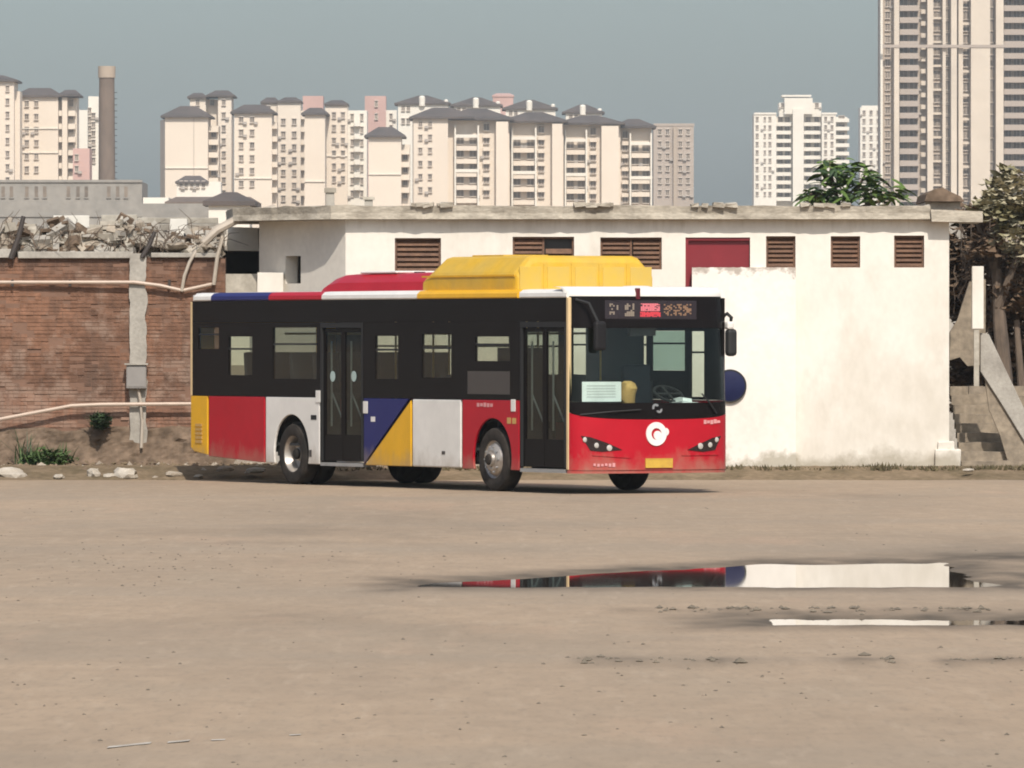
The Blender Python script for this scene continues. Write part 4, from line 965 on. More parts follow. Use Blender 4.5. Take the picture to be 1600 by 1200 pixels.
# small illegible lettering, kept as short pale strokes
def strokes(name, px0, px1, py0, py1, n, m, front=True, off=.012):
    m_ = MB(); rr = random.Random(int(px0))
    for i in range(n):
        a = lerp(px0, px1, (i+.08)/n); b = lerp(px0, px1, (i+.80)/n)
        bars = [(a, b, py0, py0+(py1-py0)*.24), (a, a+(b-a)*.3, py0, py1), (a, b, py1-(py1-py0)*.24, py1), (b-(b-a)*.3, b, py0, py1), (a, b, (py0*.55+py1*.45), (py0*.4+py1*.6))]
        for q in [(a, b, py0+(py1-py0)*rr.uniform(0,.3), py1-(py1-py0)*rr.uniform(0,.3))]:
            if front:
                p0, p1 = fpx(q[0], q[3]), fpx(q[1], q[2]); ym = (p0[0]+p1[0])/2; x = FRX(ym,(p0[1]+p1[1])/2)+off
                m_.box(x-.01, x, p0[0], p1[0], p0[1], p1[1])
            else: m_.box(U(q[0]), U(q[1]), YS-.005, YS-.001, ZP(q[0],q[3]), ZP(q[0],q[2]))
    return m_.build(name, m, bus, kind='stuff')
strokes('fleet_number', 1099, 1125, 655, 663, 5, 'mark_pink'); strokes('lower_lettering', 926, 962, 723, 730, 6, 'mark_pink')
strokes('side_lettering', 745, 771, 629, 637, 5, 'mark_pink', False); strokes('side_logo', 485, 497, 648, 658, 1, 'chassis', False); strokes('side_logo', 579, 588, 650, 660, 1, 'mark_white', False)
strokes('side_logo', 483, 488, 700, 718, 1, 'smoked_panel', False); strokes('side_logo', 690, 697, 704, 711, 1, 'smoked_panel', False); strokes('side_logo', 792, 808, 650, 664, 2, 'mark_amber', False)
for px, py in ((571,636),(802,633),(497,619)):
    m_ = MB(); m_.box(U(px-3), U(px+4), YS-.012, YS-.002, ZP(px,py+10), ZP(px,py-9)); m_.build('door_button', 'bus_white', bus, bevel=.006)
# wipers
for a, b in (((905,648),(1000,640)),((1118,646),(1095,615))):
    pa, pb = fpx(*a), fpx(*b); m_ = MB(); m_.tube([(FRX(*pa)+.03,*pa), (FRX((pa[0]+pb[0])/2,(pa[1]+pb[1])/2)+.045,(pa[0]+pb[0])/2,(pa[1]+pb[1])/2+.01), (FRX(*pb)+.03,*pb)], .012, 6); m_.build('wiper', 'bus_rubber', bus)
# destination display
dp = [fpx(*p) for p in ((945,498),(1088,499),(1088,470),(945,469))]
disp = fpatch('destination_display', dp, .004, 'lens_dark', th=.004)
def led_block(px0, px1, py0, py1, m, seed, gap=0.25):
    m_ = MB(); rr = random.Random(seed)
    nxx, nzz = max(3, int((px1-px0)/2.6)), 8
    for i in range(nxx):
        for k in range(nzz):
            if rr.random() < gap: continue
            p0 = fpx(lerp(px0,px1,i/nxx), lerp(py1,py0,k/nzz)); p1 = fpx(lerp(px0,px1,(i+.9)/nxx), lerp(py1,py0,(k+.9)/nzz))
            x = FRX((p0[0]+p1[0])/2,(p0[1]+p1[1])/2)+.006; m_.add([(x,p0[0],p0[1]),(x,p1[0],p0[1]),(x,p1[0],p1[1]),(x,p0[0],p1[1])], [(0,1,2,3)])
    m_.build('display_glyph', m, disp, kind='stuff')
led_block(952, 966, 474, 494, 'led_pale', 1, .55); led_block(976, 991, 474, 494, 'led_pale', 2, .35)
led_block(1001, 1031, 474, 486, 'led_pink', 3, .12); led_block(1000, 1032, 487, 495, 'led_red', 4, .1)
for i, a in enumerate((1037, 1052, 1067)): led_block(a, a+13, 475, 493, 'led_amber', 7+i, .42)
# off side mirror on its arm
def mirror(y, sgn):
    x_ = FX-.11; m_ = MB()
    m_.tube([(FX-.06,sgn*(HW-.03),2.60),(x_+.04,sgn*(HW+.02),2.68),(x_+.08,sgn*(HW+.06),2.72),(x_+.12,sgn*(HW+.11),2.66),(x_+.12,sgn*(HW+.09),2.50)], .03, 8); mr = m_.build('mirror_arm', 'bus_rubber', bus, smooth=True)
    m_ = MB(); m_.box(x_+.05, x_+.18, HW+.015, HW+.13, 2.48, 2.60); m_.build('mirror_mount', 'bus_white', mr, bevel=.03)
    m_ = MB(); m_.box(x_+.05, x_+.19, HW+.015, HW+.19, 2.07, 2.49); m_.build('mirror_housing', 'bus_rubber', mr, bevel=.055)
mirror(0, 1)
# near side mirror hanging before the upper corner of the screen
pa, pb, pc = fpx(899,468), fpx(912,474), fpx(923,503); m_ = MB()
m_.tube([(FRX(*pa)+.02,*pa),(FRX(*pb)+.16,*pb),(FRX(*pc)+.22,*pc)], .022, 8); mr = m_.build('mirror_arm', 'bus_rubber', bus, smooth=True)
pa, pb = fpx(913,548), fpx(933,502); x_ = FRX(pb[0],2.3)+.18; m_ = MB(); m_.box(x_, x_+.10, pa[0], pb[0], pa[1], pb[1]); m_.build('mirror_housing', mat('mirror_grey', (.014,.013,.014), .6, spec=.2), mr, bevel=.045)
# wheels
def wheel_mesh(dual):
    t = MB(); r = WR
    t.lathe([(.29,.0),(.33,-.012),(.42,-.02),(.465,-.004),(.486,.03),(.49,.08),(.49,.18),(.486,.23),(.46,.265),(.33,.27),(.29,.25)], 'y', 48, caps=False)
    if dual: t.lathe([(.29,.31),(.42,.30),(.47,.33),(.49,.38),(.49,.50),(.46,.56),(.29,.56)], 'y', 48)
    rm = MB()
    if dual: rm.lathe([(.30,-.004),(.285,.02),(.27,.06),(.24,.16),(.15,.19),(.12,.17),(.11,.09),(.0,.08)], 'y', 40, caps=False)
    else: rm.lathe([(.30,-.004),(.285,.015),(.255,.03),(.24,.0),(.17,-.05),(.15,-.055),(.12,-.05),(.11,-.09),(.0,-.10)], 'y', 40, caps=False)
    nuts = MB(); nr = .20 if not dual else .135; ny = -.035 if not dual else .17
    for k in range(10):
        a = 2*math.pi*k/10; nuts.lathe([(0,-.02),(.016,-.02),(.016,.02),(0,.02)], 'y', 6, c=(nr*math.cos(a), ny, nr*math.sin(a)))
    hub = MB(); hub.lathe([(.0,-.125 if not dual else .03),(.07,-.12 if not dual else .035),(.09,-.09 if not dual else .06),(.09,.0 if not dual else .1),(0,.0 if not dual else .1)], 'y', 24)
    return t.mesh('tyre','tyre'), rm.mesh('rim','rim'), nuts.mesh('wheel_nuts','steel'), hub.mesh('hub','tyre')
for uw, dual in ((UW1, False), (UW2, True)):
    tm_, rm_, nm_, hm_ = wheel_mesh(dual)
    for me_ in (tm_, rm_, hm_): me_.polygons.foreach_set('use_smooth', [True]*len(me_.polygons)); me_.set_sharp_from_angle(angle=math.radians(35))
    for sgn in (-1, 1):
        o = link('wheel', tm_, bus, (uw, -(HW-.03) if sgn < 0 else HW-.20, WR), 0 if sgn < 0 else math.pi)
        for nm, me_ in (('rim', rm_), ('wheel_nuts', nm_), ('hub', hm_)): link(nm, me_, o)
# underside
m_ = MB(); m_.box(REAR+.3, UW2-.75, -.9, .9, .50, .60); m_.box(UW2+.75, UW1-.75, -1.1, 1.1, .40, .52); m_.box(UW2-.75, UW2+.75, -.59, .59, .50, .60); m_.box(UW1-.75, UW1+.75, -.59, .59, .45, .55); m_.box(UW1+.75, FX+.15, -1.1, 1.1, .36, .46)
m_.build('chassis', 'chassis', bus)
m_ = MB()
for uw in (UW1, UW2): m_.tube([(uw,-1.0,WR),(uw,0,WR-.04),(uw,1.0,WR)], .09, 8)
m_.build('axle', 'chassis', bus)
# interior
m_ = MB(); m_.box(REAR+.06, FX-.05, -HW+.09, HW-.06, .62, .66) ; m_.build('floor', 'interior_grey', bus)
m_ = MB(); m_.box(REAR+.06, FX-.1, -HW+.09, HW-.06, 2.62, 2.66); m_.build('ceiling', 'interior_grey', bus)
SEAT = MB(); SEAT.box(-.22,.22,-.21,.21,.38,.46); SEAT.prism([(-.24,.42),(-.16,.42),(-.24,1.12),(-.32,1.10)], 'y', -.21, .21); SEAT.box(-.1,.1,-.05,.05,0,.38); sm = SEAT.mesh('seat', 'seat_blue')
for uu in (-.9,-1.7,-5.9,-6.7,-7.5,-8.3):
    for yy in (-1.0,-.55,.6,1.02):
        if uu > -2.5 and yy < 0 and uu > -1: continue
        link('seat', sm, bus, (uu, yy, .66 if uu > -4 else 1.0))
m_ = MB(); m_.box(REAR+.2, -5.4, -1.15, 1.15, .665, 1.0); m_.build('rear_platform', 'interior_grey', bus)
for uu, yy in ((-.4,-.35),(-2.0,.35),(-3.3,-.6),(-4.6,.4),(.4,.3),(-6.2,.3)):
    m_ = MB(); m_.tube([(uu,yy,.66),(uu,yy,2.62)], .018, 8); m_.build('grab_pole', 'pole_yellow', bus)
for yy in (-.5,.5):
    m_ = MB(); m_.tube([(-8.5,yy,2.42),(.2,yy,2.42)], .018, 8); m_.build('hand_rail', 'pole_yellow', bus)
m_ = MB(); m_.prism([(FX-.28,.67),(FX+.22,.67),(FX+.22,1.30),(FX+.05,1.36),(FX-.20,1.30)], 'y', -1.1, 1.15); m_.build('dashboard', mat('dash', (.03,.03,.03), .6), bus)
# driver's seat, cab divider and wheel
m_ = MB(); m_.box(1.0,1.45,.35,.85,.95,1.12); m_.prism([(.98,1.1),(1.1,1.1),(1.0,1.95),(.88,1.93)], 'y', .36, .84); m_.box(1.1,1.35,.5,.7,.66,.95); m_.build('driver_seat', 'seat_blue', bus, bevel=.04)
m_ = MB(); m_.box(.42,.46,-.05,1.2,.67,1.70); m_.build('cab_partition', 'interior_grey', bus)
m_ = MB(); m_.box(.0,.03,.27,1.29,.67,2.6); m_.build('view_blocker', 'blocker_dark', bus)  # dark panel added to block the bright far windows behind the windscreen
m_ = MB(); m_.box(-.25,-.2,-1.15,-.35,.67,2.2); m_.build('front_partition', 'seat_blue', bus)
m_ = MB(); m_.lathe([(.21,-.015),(.24,-.015),(.24,.015),(.21,.015)], 'z', 28, closed=True); m_.box(-.21,.21,-.02,.02,-.01,.01); m_.box(-.02,.02,-.21,.21,-.011,.009)
sw = m_.build('steering_wheel', 'bus_rubber', bus); sw.location = (FX-.30,.55,1.50); sw.rotation_euler = (0,math.radians(30),0)
m_ = MB(); m_.box(FX+.0,FX+.1,-.35,.1,2.38,2.52); m_.build('route_box', 'interior_grey', bus, bevel=.01)

# things lying on the dashboard
def local(p): return Vector(bus.location)+Matrix.Rotation(TH_-math.pi/2,3,'Z') @ Vector(p)
c0 = fpx(948, 609)
pn = thing('paper_notice', local((FRX(c0[0],1.4)-.16, c0[0], 1.33)), 'white printed notice sheet propped behind the left of the windscreen', 'notice', rz=TH_-math.pi/2)
m_ = MB(); m_.box(-.004,.0,-.34,.34,.06,.36); sh = m_.build('sheet', 'paper', pn); m_ = MB()
for k in range(5): m_.box(.001,.003,-.26,.24,.12+k*.042,.14+k*.042)
m_.build('print_lines', 'paper_print', pn)
c0 = fpx(996, 600)
m_ = MB(); m_.lathe([(0.0,0.0),(.13,.0),(.155,.05),(.15,.14),(.165,.22),(.135,.30),(.06,.335),(0,.335)], 'z', 18)
for i, v in enumerate(m_.v):
    k = 1+.25*noise.noise(Vector(v)*7); m_.v[i] = (v[0]*k*.8, v[1]*k, v[2])
cb = m_.build('cloth_bundle', 'cloth_tan', smooth=True); cb.location = local((FRX(c0[0],1.4)-.30, c0[0], 1.365)); tag(cb, 'tan cloth bundle on the bus dashboard beside the notice', 'bundle')
c0 = fpx(1085, 598)
m_ = MB(); m_.box(-.15,.15,-.17,.17,0,.03,jit=.015); m_.box(-.1,.05,-.12,.16,.032,.09,jit=.02); pf = m_.build('folded_papers', 'paper'); pf.location = local((FRX(c0[0],1.4)-.32, c0[0], 1.35)); pf.rotation_euler=(0,0,.6)
tag(pf, 'white folded papers on the driver side of the dashboard', 'papers')

# ================================================================== FAR BUILDINGS
mat('far_cream', (0.70,0.605,0.495), 0.9, col2=(0.65,0.555,0.45), scale=0.06)
mat('far_white', (0.74,0.69,0.60), 0.9, col2=(0.68,0.63,0.54), scale=0.06)
mat('far_pink', (0.55,0.355,0.305), 0.9, scale=0.06)
mat('far_dull', (0.40,0.335,0.28), 0.9, col2=(0.36,0.30,0.25), scale=0.1)  # dull wall tone; on the end block it carries painted shade
mat('far_taupe', (0.41,0.335,0.26), 0.9, col2=(0.37,0.30,0.235), scale=0.1)
mat('far_pier', (0.64,0.55,0.445), 0.9, scale=0.08)
mat('far_roof', (0.07,0.058,0.052), 0.9, col2=(0.11,0.085,0.072), scale=0.2)
mat('far_glass', (0.125,0.104,0.085), 0.45, col2=(0.29,0.235,0.185), scale=0.35, spec=.3)  # lightened so the colour carries some of the distance haze
mat('far_frame', (0.60,0.52,0.44), 0.8)
mat('far_concrete', (0.25,0.235,0.21), 0.9, col2=(0.31,0.285,0.25), scale=0.25, fine=0.1, fscale=1.0)
mat('chimney_brick', (0.19,0.145,0.115), 0.9, col2=(0.14,0.11,0.09), scale=0.25, stretch=(1,1,.4), fine=.12, fscale=1.5)
WM = {}
def win_mesh(wd, h, arch=False):
    k = (round(wd,1), round(h,1), arch)
    if k not in WM:
        m_ = MB(); f = .14
        m_.box(-wd/2,wd/2,-.02,.05,0,h,1)
        m_.box(-wd/2-f,wd/2+f,-.45,-.03,-.22,-.03,0); m_.box(-wd/2-f,wd/2+f,-.35,-.03,h+.03,h+.2,0)
        m_.box(-wd/2-f,-wd/2-.01,-.14,-.03,-.02,h+.02,0); m_.box(wd/2+.01,wd/2+f,-.14,-.03,-.02,h+.02,0); m_.box(-.04,.04,-.08,-.03,0,h,0)
        WM[k] = m_.mesh('window', ['far_frame','far_glass'])
    return WM[k]
BM = {}
def balc_mesh(wd, dep, par, rail, m):
    k = (round(wd,1), round(dep,1), round(par,1), m)
    if k not in BM:
        m_ = MB(); m_.box(-wd/2,wd/2,-dep,0,-.15,.12); m_.box(-wd/2,wd/2,-dep-.12,-dep,-.15,par)
        m_.box(-wd/2,-wd/2+.14,-dep+.01,0,.125,par); m_.box(wd/2-.14,wd/2,-dep+.01,0,.125,par); BM[k] = m_.mesh('balcony', m)
    return BM[k]
RW = random.Random(11); m_ = MB(); m_.box(-.42,.42,-.62,-.05,-.35,.25); m_.box(-.32,.1,-.64,-.625,-.25,.15); ACM = m_.mesh('air_conditioner', mat('ac_grey', (.42,.37,.32), .8))
class Bldg:
    def __init__(s, name, px, D, label, cat='building', group=None):
        s.D = D; s.cx = X(px, D); s.t = thing(name, (s.cx, D, 0), label, cat, group)
    def x(s, px, dy=0.0): return X(px, s.D)-s.cx
    def z(s, py): return Z(py, s.D)
    def bay(s, px0, px1, ytop, y0=0.0, dep=10.0, m='far_cream', ybot=None, name='wall'):
        m_ = MB(); m_.box(s.x(px0),s.x(px1),y0,y0+dep,0 if ybot is None else s.z(ybot),s.z(ytop)); return m_.build(name, m, s.t)
    def roof(s, px0, px1, ye, ya, y0=0.0, dep=10.0, over=.9, m='far_roof', ridge=.45):
        a, b = s.x(px0)-over, s.x(px1)+over; f, k = y0-over, y0+dep+over; ze, za = s.z(ye)+.01, s.z(ya); w_ = (b-a)*(1-ridge)/2; yc = (f+k)/2
        m_ = MB(); vs = [(a,f,ze-.25),(b,f,ze-.25),(b,k,ze-.25),(a,k,ze-.25),(a,f,ze+.15),(b,f,ze+.15),(b,k,ze+.15),(a,k,ze+.15),(a+w_,yc-.01,za),(b-w_,yc-.01,za)]
        m_.add(vs, [(3,2,1,0),(0,1,5,4),(1,2,6,5),(2,3,7,6),(3,0,4,7),(4,5,9,8),(5,6,9),(6,7,8,9),(7,4,8)]); return m_.build('roof', m, s.t)
    def windows(s, pxs, y0, step, n, wpx, hpx, y=0.0, skip=()):
        k = s.D/F; me = win_mesh(wpx*k, hpx*k)
        for px in pxs:
            for i in range(n):
                if (i, px) in skip: continue
                link('window', me, s.t, (s.x(px), y, s.z(y0+i*step+hpx/2)))
                if RW.random() < .3: link('air_conditioner', ACM, s.t, (s.x(px+RW.choice((-1,1))*(wpx*.5+3)), y, s.z(y0+i*step+hpx/2+1)))
    def balconies(s, px, wpx, y0, step, n, y, dep=1.4, par=1.05, m='far_cream'):
        k = s.D/F; me = balc_mesh(wpx*k, dep, par, 0, m)
        for i in range(n): link('balcony', me, s.t, (s.x(px), y, s.z(y0+i*step)))
    def band(s, px0, px1, py, h, y, m, name='floor_band'):
        m_ = MB(); m_.box(s.x(px0),s.x(px1),y-.12,y+.5,s.z(py+h),s.z(py)); m_.build(name, m, s.t)
    def tank(s, px, py, w_, y): m_ = MB(); k = s.D/F; m_.lathe([(w_*k/2,-1.2),(w_*k/2,w_*k*.6),(w_*k*.3,w_*k*.8),(0,w_*k*.85)],'z',10,c=(s.x(px),y,s.z(py))); m_.build('dormer', 'far_white', s.t, smooth=True)

DL = 1700.0
b = Bldg('apartment_block', -10, DL, 'cream apartment block at the far left edge cut by the frame'); b.bay(-60,22,126,0,14); b.roof(-60,22,126,116,0,14); b.windows((12,-20),138,20.5,8,4.5,8); b.bay(22,30,142,3,8)
b = Bldg('apartment_block', 60, DL+15, 'cream apartment block with two window columns, left of the chimney')
b.bay(28,91,150,0,14); b.roof(28,91,150,136,0,14); b.windows((42,57),162,20.5,6,5.5,8); b.bay(91,96,158,2.5,10); b.balconies(94,5,180,20.5,6,2.5,1.6); b.bay(97,105,152,.5,10); b.roof(96,119,149,139,.5,12); b.bay(105,119,152,3,9); b.windows((110,),160,20.5,6,6,10,3.0); b.balconies(112,11,180,20.5,6,3.0,1.8)
b.band(28.2,90.8,200,1.5,-.2,'far_white'); b.band(28.2,90.8,238,1.2,-.2,'far_white')
b = Bldg('apartment_block', 134, DL+60, 'pale apartment block half hidden by the tall chimney'); b.bay(120,137,172,0,10,'far_white'); b.windows((139,),172,14,7,4,7,3.0); b.bay(137,153,150,3,12,'far_white'); b.windows((145,),180,14,6,5,7,3.0)
b = Bldg('pink_building', 128, DL-30, 'small pink building left of the chimney foot'); b.bay(114,140,232,0,10,'far_pink'); b.windows((120,),246,18,2,4,8)
# chimney
ch = thing('factory_chimney', (X(167,1000), 1000, 0), 'tall tapering brown brick factory chimney', 'chimney')
m_ = MB(); zt_ = Z(106,1000); m_.lathe([(1.28,0),(1.15,zt_*.4),(1.0,zt_*.96),(1.0,zt_)], 'z', 28); m_.build('shaft', 'chimney_brick', ch, smooth=True)
m_ = MB(); m_.lathe([(.75,zt_-1.3),(1.12,zt_-1.3),(1.14,zt_+.2),(.75,zt_+.2)], 'z', 28, closed=True); m_.build('crown', 'far_taupe', ch, smooth=True)
m_ = MB()
for k in range(34): m_.box(.98,1.35,-.22,.22,8+k*.8,8.08+k*.8)
m_.build('ladder', 'dark_metal', ch)
# grey industrial building
b = Bldg('grey_factory', 90, 900, 'grey concrete factory with small slit windows below the chimney', 'factory')
b.bay(-140,222,284,0,14,'far_concrete'); b.band(-140,222.5,281,4,-.05,'far_concrete','parapet'); b.band(-140,222,336,3,-.05,'far_concrete')
k9 = 900/F; sl = MB(); sl.box(-.2,.2,-.04,.02,0,1.25,1); sl.box(-.28,.28,-.14,-.05,-.16,-.02,0); slm = sl.mesh('window', ['far_concrete','far_glass'])
for px in (42,57,70,107,122,135,170,184,197,-10,5,18): link('window', slm, b.t, (b.x(px), 0, b.z(308)))
b = Bldg('low_shed', 270, 700, 'low brown roofed row of sheds behind the brick wall', 'building'); b.bay(222,330,318,0,8,'far_concrete'); b.roof(262,398,318,306,1,8,.3,'chimney_brick',.8); b.bay(222,262,308,2,6,'far_white')
b = Bldg('low_house', 355, 690, 'small house with dark hipped roof and white wall under the tall flats', 'house'); b.bay(326,390,316,0,7,'far_white'); b.roof(324,392,317,299,0,7,.4,'far_roof',.25)

DM = 1750.0
b = Bldg('apartment_block', 290, DM, 'cream apartment block with a blank front, leftmost of the middle group')
b.bay(258,325,182,0,16); b.roof(258,325,182,164,0,16,1.0,'far_roof',.3); m_ = MB(); x0,x1 = b.x(258),b.x(246); m_.prism([(x0-.001,.2),(x0-.001,14),(x1,14)], 'z', 0, b.z(186)); m_.build('wall', 'far_cream', b.t); b.balconies(251,5,200,20,6,14.2,2.0)
m_ = MB(); m_.box(b.x(302.6),b.x(303.4),-.1,-.01,2,b.z(184)); m_.build('down_pipe', 'far_dull', b.t); b.band(258.2,324.8,262,1.2,-.2,'far_white')
b.bay(325,341,196,4,8); b.balconies(333,15,205,20,5,4,2.0); b.windows((333,),208,20,4,7,10,4.0)
b = Bldg('club_house', 310, DM-60, 'low white pavilion with dark gable roof in front of the flats', 'building'); b.bay(276,345,284,0,8,'far_white'); b.roof(278,322,285,274,0,8,.6); b.windows((283,291,300,309,318),288,20,1,4,9)
b = Bldg('apartment_block', 330, DM+40, 'tall cream apartment block behind the blank fronted one'); b.bay(297,322,152,0,14); b.bay(322,341,155,2,12); b.bay(341,362,150,-1,14); b.roof(298,318,152,144,0,12,.8); b.roof(328,362,150,140,-1,14,.8); b.windows((309,),160,20,1,5,8); b.windows((331,),160,20,1,5,8,2.0); b.windows((350,),160,20.3,8,5,8,-1.0)
b = Bldg('apartment_block', 396, DM+5, 'cream apartment block with two columns of small dark windows'); b.bay(366,425,176,0,15); b.roof(366,425,176,162,0,15); b.windows((377,394),187,20,6,6,8); b.band(366.2,424.8,278,1.4,-.2,'far_white'); b.bay(425,432,190,4,8); b.balconies(429,8,200,20,6,4,2.2)
b = Bldg('apartment_block', 440, DM+50, 'narrow cream apartment block with twin roof caps'); b.bay(408,434,162,0,12); b.bay(434,470,160,-1,12); b.roof(411,433,160,151,0,12,.6); b.roof(438,468,159,151,-1,12,.6); b.windows((443,460),190,20,7,6,8,-1.0); b.windows((420,),170,20,1,5,8)
b.bay(470,476,172,3,10); b.balconies(473,6,185,20,7,3,2.0)
b = Bldg('pink_tower', 490, DM+150, 'pink stair tower above the roofs left of centre', 'tower'); b.bay(473,505,150,0,10,'far_pink')
b = Bldg('apartment_block', 492, DM+10, 'slim blank cream apartment front in the middle group'); b.bay(476,508,178,0,14); b.roof(476,508,178,167,0,14,.8); b.band(476.2,507.8,283,1.2,-.2,'far_white')
b = Bldg('apartment_block', 528, DM+25, 'cream apartment block with rounded top bay beside the slim blank front'); b.bay(508,543,164,0,14); b.roof(511,540,163,155,0,14,.6); b.windows((522,536),180,20,6,4.5,8); b.bay(543,573,172,3,12,'far_white'); b.windows((550,565),182,20,7,4,9,3.0); b.band(508.2,542.8,243,1.4,-.2,'far_white'); b.balconies(558,9,196,20,6,3.0,1.6,1.05,'far_white')
b = Bldg('pink_tower', 586, DM+150, 'pink stair tower rising between the middle apartment blocks', 'tower'); b.bay(570,603,150,0,10,'far_pink'); b.windows((588,),162,20,2,4,8); b.bay(603,620,172,1,8,'far_white'); b.windows((611,),182,18,4,4,8,1.0)
b = Bldg('apartment_block', 602, DM-30, 'short blank cream apartment block in front of the long one'); b.bay(576,627,213,0,15); b.roof(576,627,213,197,0,15,1.0,'far_roof',.35); b.band(576.2,626.8,272,1.0,-.2,'far_white'); b.bay(627,640,225,4,8); b.balconies(633,13,240,20,4,4,2.2); b.windows((633,),244,20,4,6,9,4.0)
for (a, c, e, ap, lab) in ((618,705,162,148,'back row apartment block with broad hipped roof, leftmost of four'),(705,786,165,151,'back row apartment block with hipped roof, second of four'),(786,872,170,155,'back row apartment block with hipped roof, third of four'),(880,945,176,162,'back row apartment block with hipped roof, rightmost of four')):
    b = Bldg('apartment_block', (a+c)/2, DM+130, lab, 'building', 'back row of apartment blocks'); b.bay(a+4,c-4,e,0,12,'far_white'); b.roof(a+2,c-4,e,ap,0,12,.6,'far_roof',.15)
    mid = (a+c)/2; b.tank(mid-2,158+(ap-148),10,-.3); b.tank(c-8,161+(ap-148),7,1.0); b.windows((a+12,a+20),e+7,20,2,4.5,7)
b = Bldg('pink_tower', 786, DM+220, 'little pink tower cap behind the back row', 'tower'); b.bay(770,802,150,0,8,'far_pink'); b.roof(770,802,150,145,0,8,.2,'far_pink',.6)
# the long front apartment block, stepping back to the right
b = Bldg('long_apartment_block', 830, DM, 'long cream apartment block with rows of arched balcony bays, centre')
b.bay(646,700,184,0,16); b.roof(646,735,184,166,0,20,1.0,'far_roof',.3); b.windows((657,672),194,20.5,6,5,7); b.bay(644.5,647,186,2,10,'far_cream')
def module(q, x0, cols2, col1, pier, xe, e, ap, m1='far_cream'):
    y = q*7.0; b.bay(x0,xe,e,y+3,14)
    b.roof(x0-8,xe+2,e,ap,y+1,16,.8,'far_roof',.25)
    b.bay(cols2[0]-9,cols2[0]-6.5,e+10,y+1,2,'far_white'); b.bay(cols2[1]+7,cols2[1]+9.5,e+10,y+1,2,'far_white')
    mid_ = (cols2[0]+cols2[1])/2
    for i, yy in enumerate((e+14,e+30)): b.band(cols2[0]-9,cols2[1]+9.5,e+ (24,78)[i],5,y+1.2,'far_white')
    b.windows(cols2,e+32,20.5,5,10,12,y+2.9); b.balconies(mid_,cols2[1]-cols2[0]+12,e+48,20.5,5,y+3,1.6,.9)
    if col1: b.windows((col1,),e+12,20.5,6,8,10,y+2.9); b.balconies(col1,11,e+28,20.5,5,y+3,.9,.7)
    if pier: b.bay(pier[0],pier[1],e+4,y+.4,6)
module(0,700,(719,739),760,(775,794),796,186,168); module(1,796,(808,829),846,(863,879),881,188,172); module(2,881,(892,909),928,(941,968),971,190,176); module(3,971,(995,1012),979,None,1021,194,180)
b = Bldg('dull_apartment_block', 1053, DM+120, 'apartment block closing the right end of the long one, shade put into its dull colour'); b.bay(1021,1084,196,0,14,'far_dull'); b.band(1021,1085,193,4,0,'far_dull','parapet'); b.windows((1031,1043,1063,1075),206,19,6,5,8); b.bay(1052,1057,198,-1.2,4,'far_taupe')  # its shaded, hazy look is put into the wall colour
# white tower, far right of centre
DP = 2600.0
b = Bldg('white_tower', 1250, DP, 'white high-rise tower with stepped top and curved balconies', 'tower')
b.bay(1180,1325,182,6,18,'far_white'); b.bay(1178,1213,178,0,18,'far_white'); b.windows((1183,1203),186,13,10,3.5,5); b.windows((1195,),186,13,10,2.5,5)
b.balconies(1225,23,196,13,10,6,3.5,1.1,'far_white'); b.windows((1220,1231),186,13,10,7,8,6.0)
b.bay(1239,1256,170,1,14,'far_white'); b.balconies(1270,27,196,13,10,6,3.5,1.1,'far_white'); b.windows((1264,1277),186,13,10,7,8,6.0)
b.bay(1284,1306,178,0,16,'far_white'); b.windows((1290,1300),186,13,10,3.5,6); b.balconies(1316,22,190,13,10,6,5.0,1.1,'far_white'); b.windows((1316,),184,13,10,9,7,6.0)
b.bay(1218,1284,160,4,14,'far_white',182); b.bay(1226,1270,153,2,12,'far_white',178); b.bay(1222,1268,148,2.5,10,'far_white',151,'parapet'); b.band(1178,1213,176,3,-.2,'far_white','parapet'); b.band(1284,1308,176,3,-.2,'far_white','parapet'); b.windows((1224,1277),164,13,1,5,6,4.0)
b = Bldg('white_tower', 1363, DP+80, 'slim white tower half hidden by the tall brown high-rise', 'tower'); b.bay(1344,1378,168,0,14,'far_white'); b.band(1346,1378,165,4,.2,'far_white','parapet'); b.windows((1350,1361,1372),176,13,11,4,6)
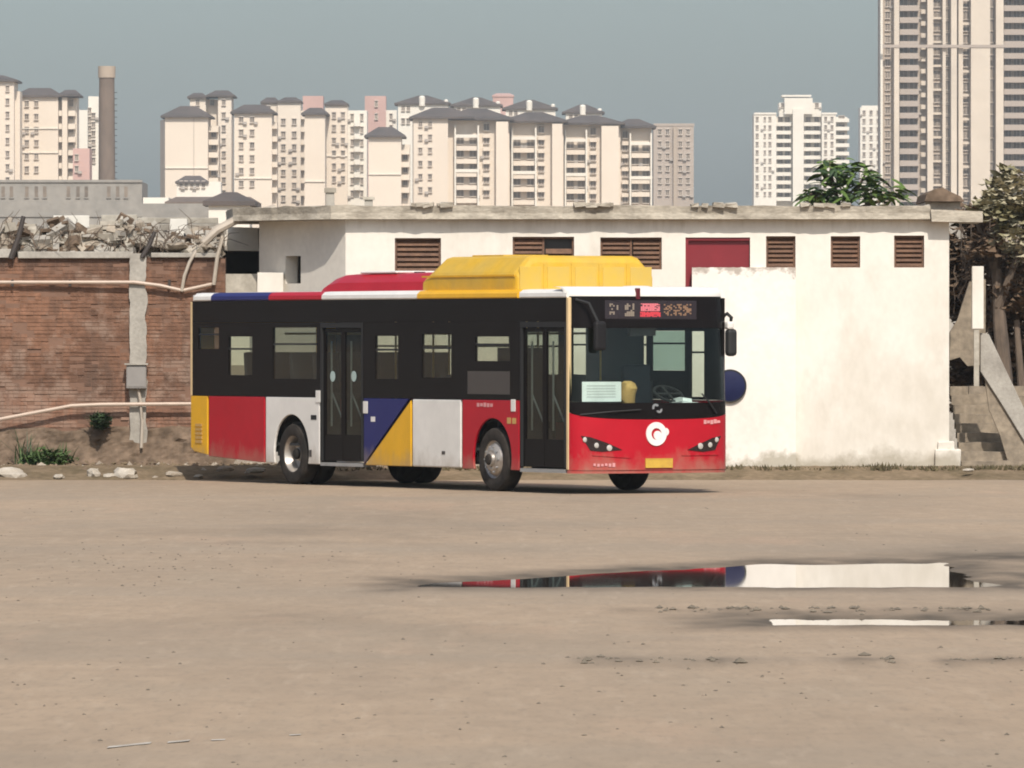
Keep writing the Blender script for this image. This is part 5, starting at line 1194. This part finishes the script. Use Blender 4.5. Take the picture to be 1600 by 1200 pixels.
# tall brown high-rise, right edge
DRt = 1850.0; st_ = 18.65
b = Bldg('brown_high_rise', 1500, DRt, 'very tall taupe high-rise with pale vertical piers, right edge', 'tower')
top = -75
b.bay(1379,1680,top,4,20,'far_taupe')
for a, c, y, m in ((1376.5,1380,2.5,'far_white'),(1397,1405,0,'far_pier'),(1449,1458,0,'far_pier'),(1473,1478,.8,'far_pier'),(1486,1495,0,'far_pier'),(1498,1505,1.2,'far_pier'),(1517,1547,0,'far_pier'),(1556,1568,0,'far_pier'),(1610,1622,0,'far_pier')):
    b.bay(a,c,top,y,6,m,name='pier')
nfl = 21
b.windows((1388,),-52,st_,nfl,7,10,3.95)
b.balconies(1421,30,-40,st_,nfl,4,3.0,1.2,'far_dull'); b.windows((1413,1429),-54,st_,nfl,12,11,3.95)
b.balconies(1444,8,-36,st_,nfl,4,1.5,.9,'far_pier')
b.windows((1465.5,),-52,st_,nfl,11,11,3.95); b.windows((1482,),-54,st_,nfl,6,14,3.95); b.windows((1511,),-52,st_,nfl,9,12,3.95)
b.windows((1551.5,),-55,st_,nfl,5.5,16,3.95)
b.balconies(1589,40,-40,st_,nfl,4,3.0,1.2,'far_dull'); b.windows((1577,1590,1602),-54,st_,nfl,9,11,3.95); b.windows((1632,1645),-54,st_,nfl,9,11,3.95)
for i in range(-1, 8): b.band(1458.2,1472.8,26+i*st_*2,3.5,2.4,'far_pier'); b.band(1505.2,1516.8,26+i*st_*2+9,3.5,2.4,'far_pier')
b.band(1379,1680,70,4.5,-.05,'far_dull','cornice')
# roof stacks on the near low buildings
for px, py, lab in ((576,314,'small dark stack on the shed roof, left of centre'),(516,300,'pale stub stack on the shed roof, further left')):
    t = thing('roof_stack', (X(px,DW+3), DW+3, WZ(322)-.05), lab, 'stack'); h = Z(py,DW+3)-WZ(322)+.12
    m_ = MB(); m_.box(-.07,.07,-.07,.07,0,h*.8); m_.build('shaft', 'concrete', t); m_ = MB(); m_.box(-.1,.1,-.1,.1,h*.8+.002,h); m_.build('cap', 'concrete_pale', t)

# ================================================================== HAZE
m = bpy.data.materials.new('haze'); m.use_nodes = True; n = m.node_tree; n.nodes.clear()
o_ = n.nodes.new('ShaderNodeOutputMaterial'); v = n.nodes.new('ShaderNodeVolumePrincipled'); v.inputs['Color'].default_value = (.86,.93,.97,1); v.inputs['Density'].default_value = 0.00011; v.inputs['Anisotropy'].default_value = 0.0
n.links.new(v.outputs[0], o_.inputs['Volume']); MATS['haze'] = m
m_ = MB(); m_.box(-2700,2700,-700,4100,-1.2,115); hz = m_.build('haze', 'haze', kind='stuff'); hz['label'] = 'thin pale haze in the air'
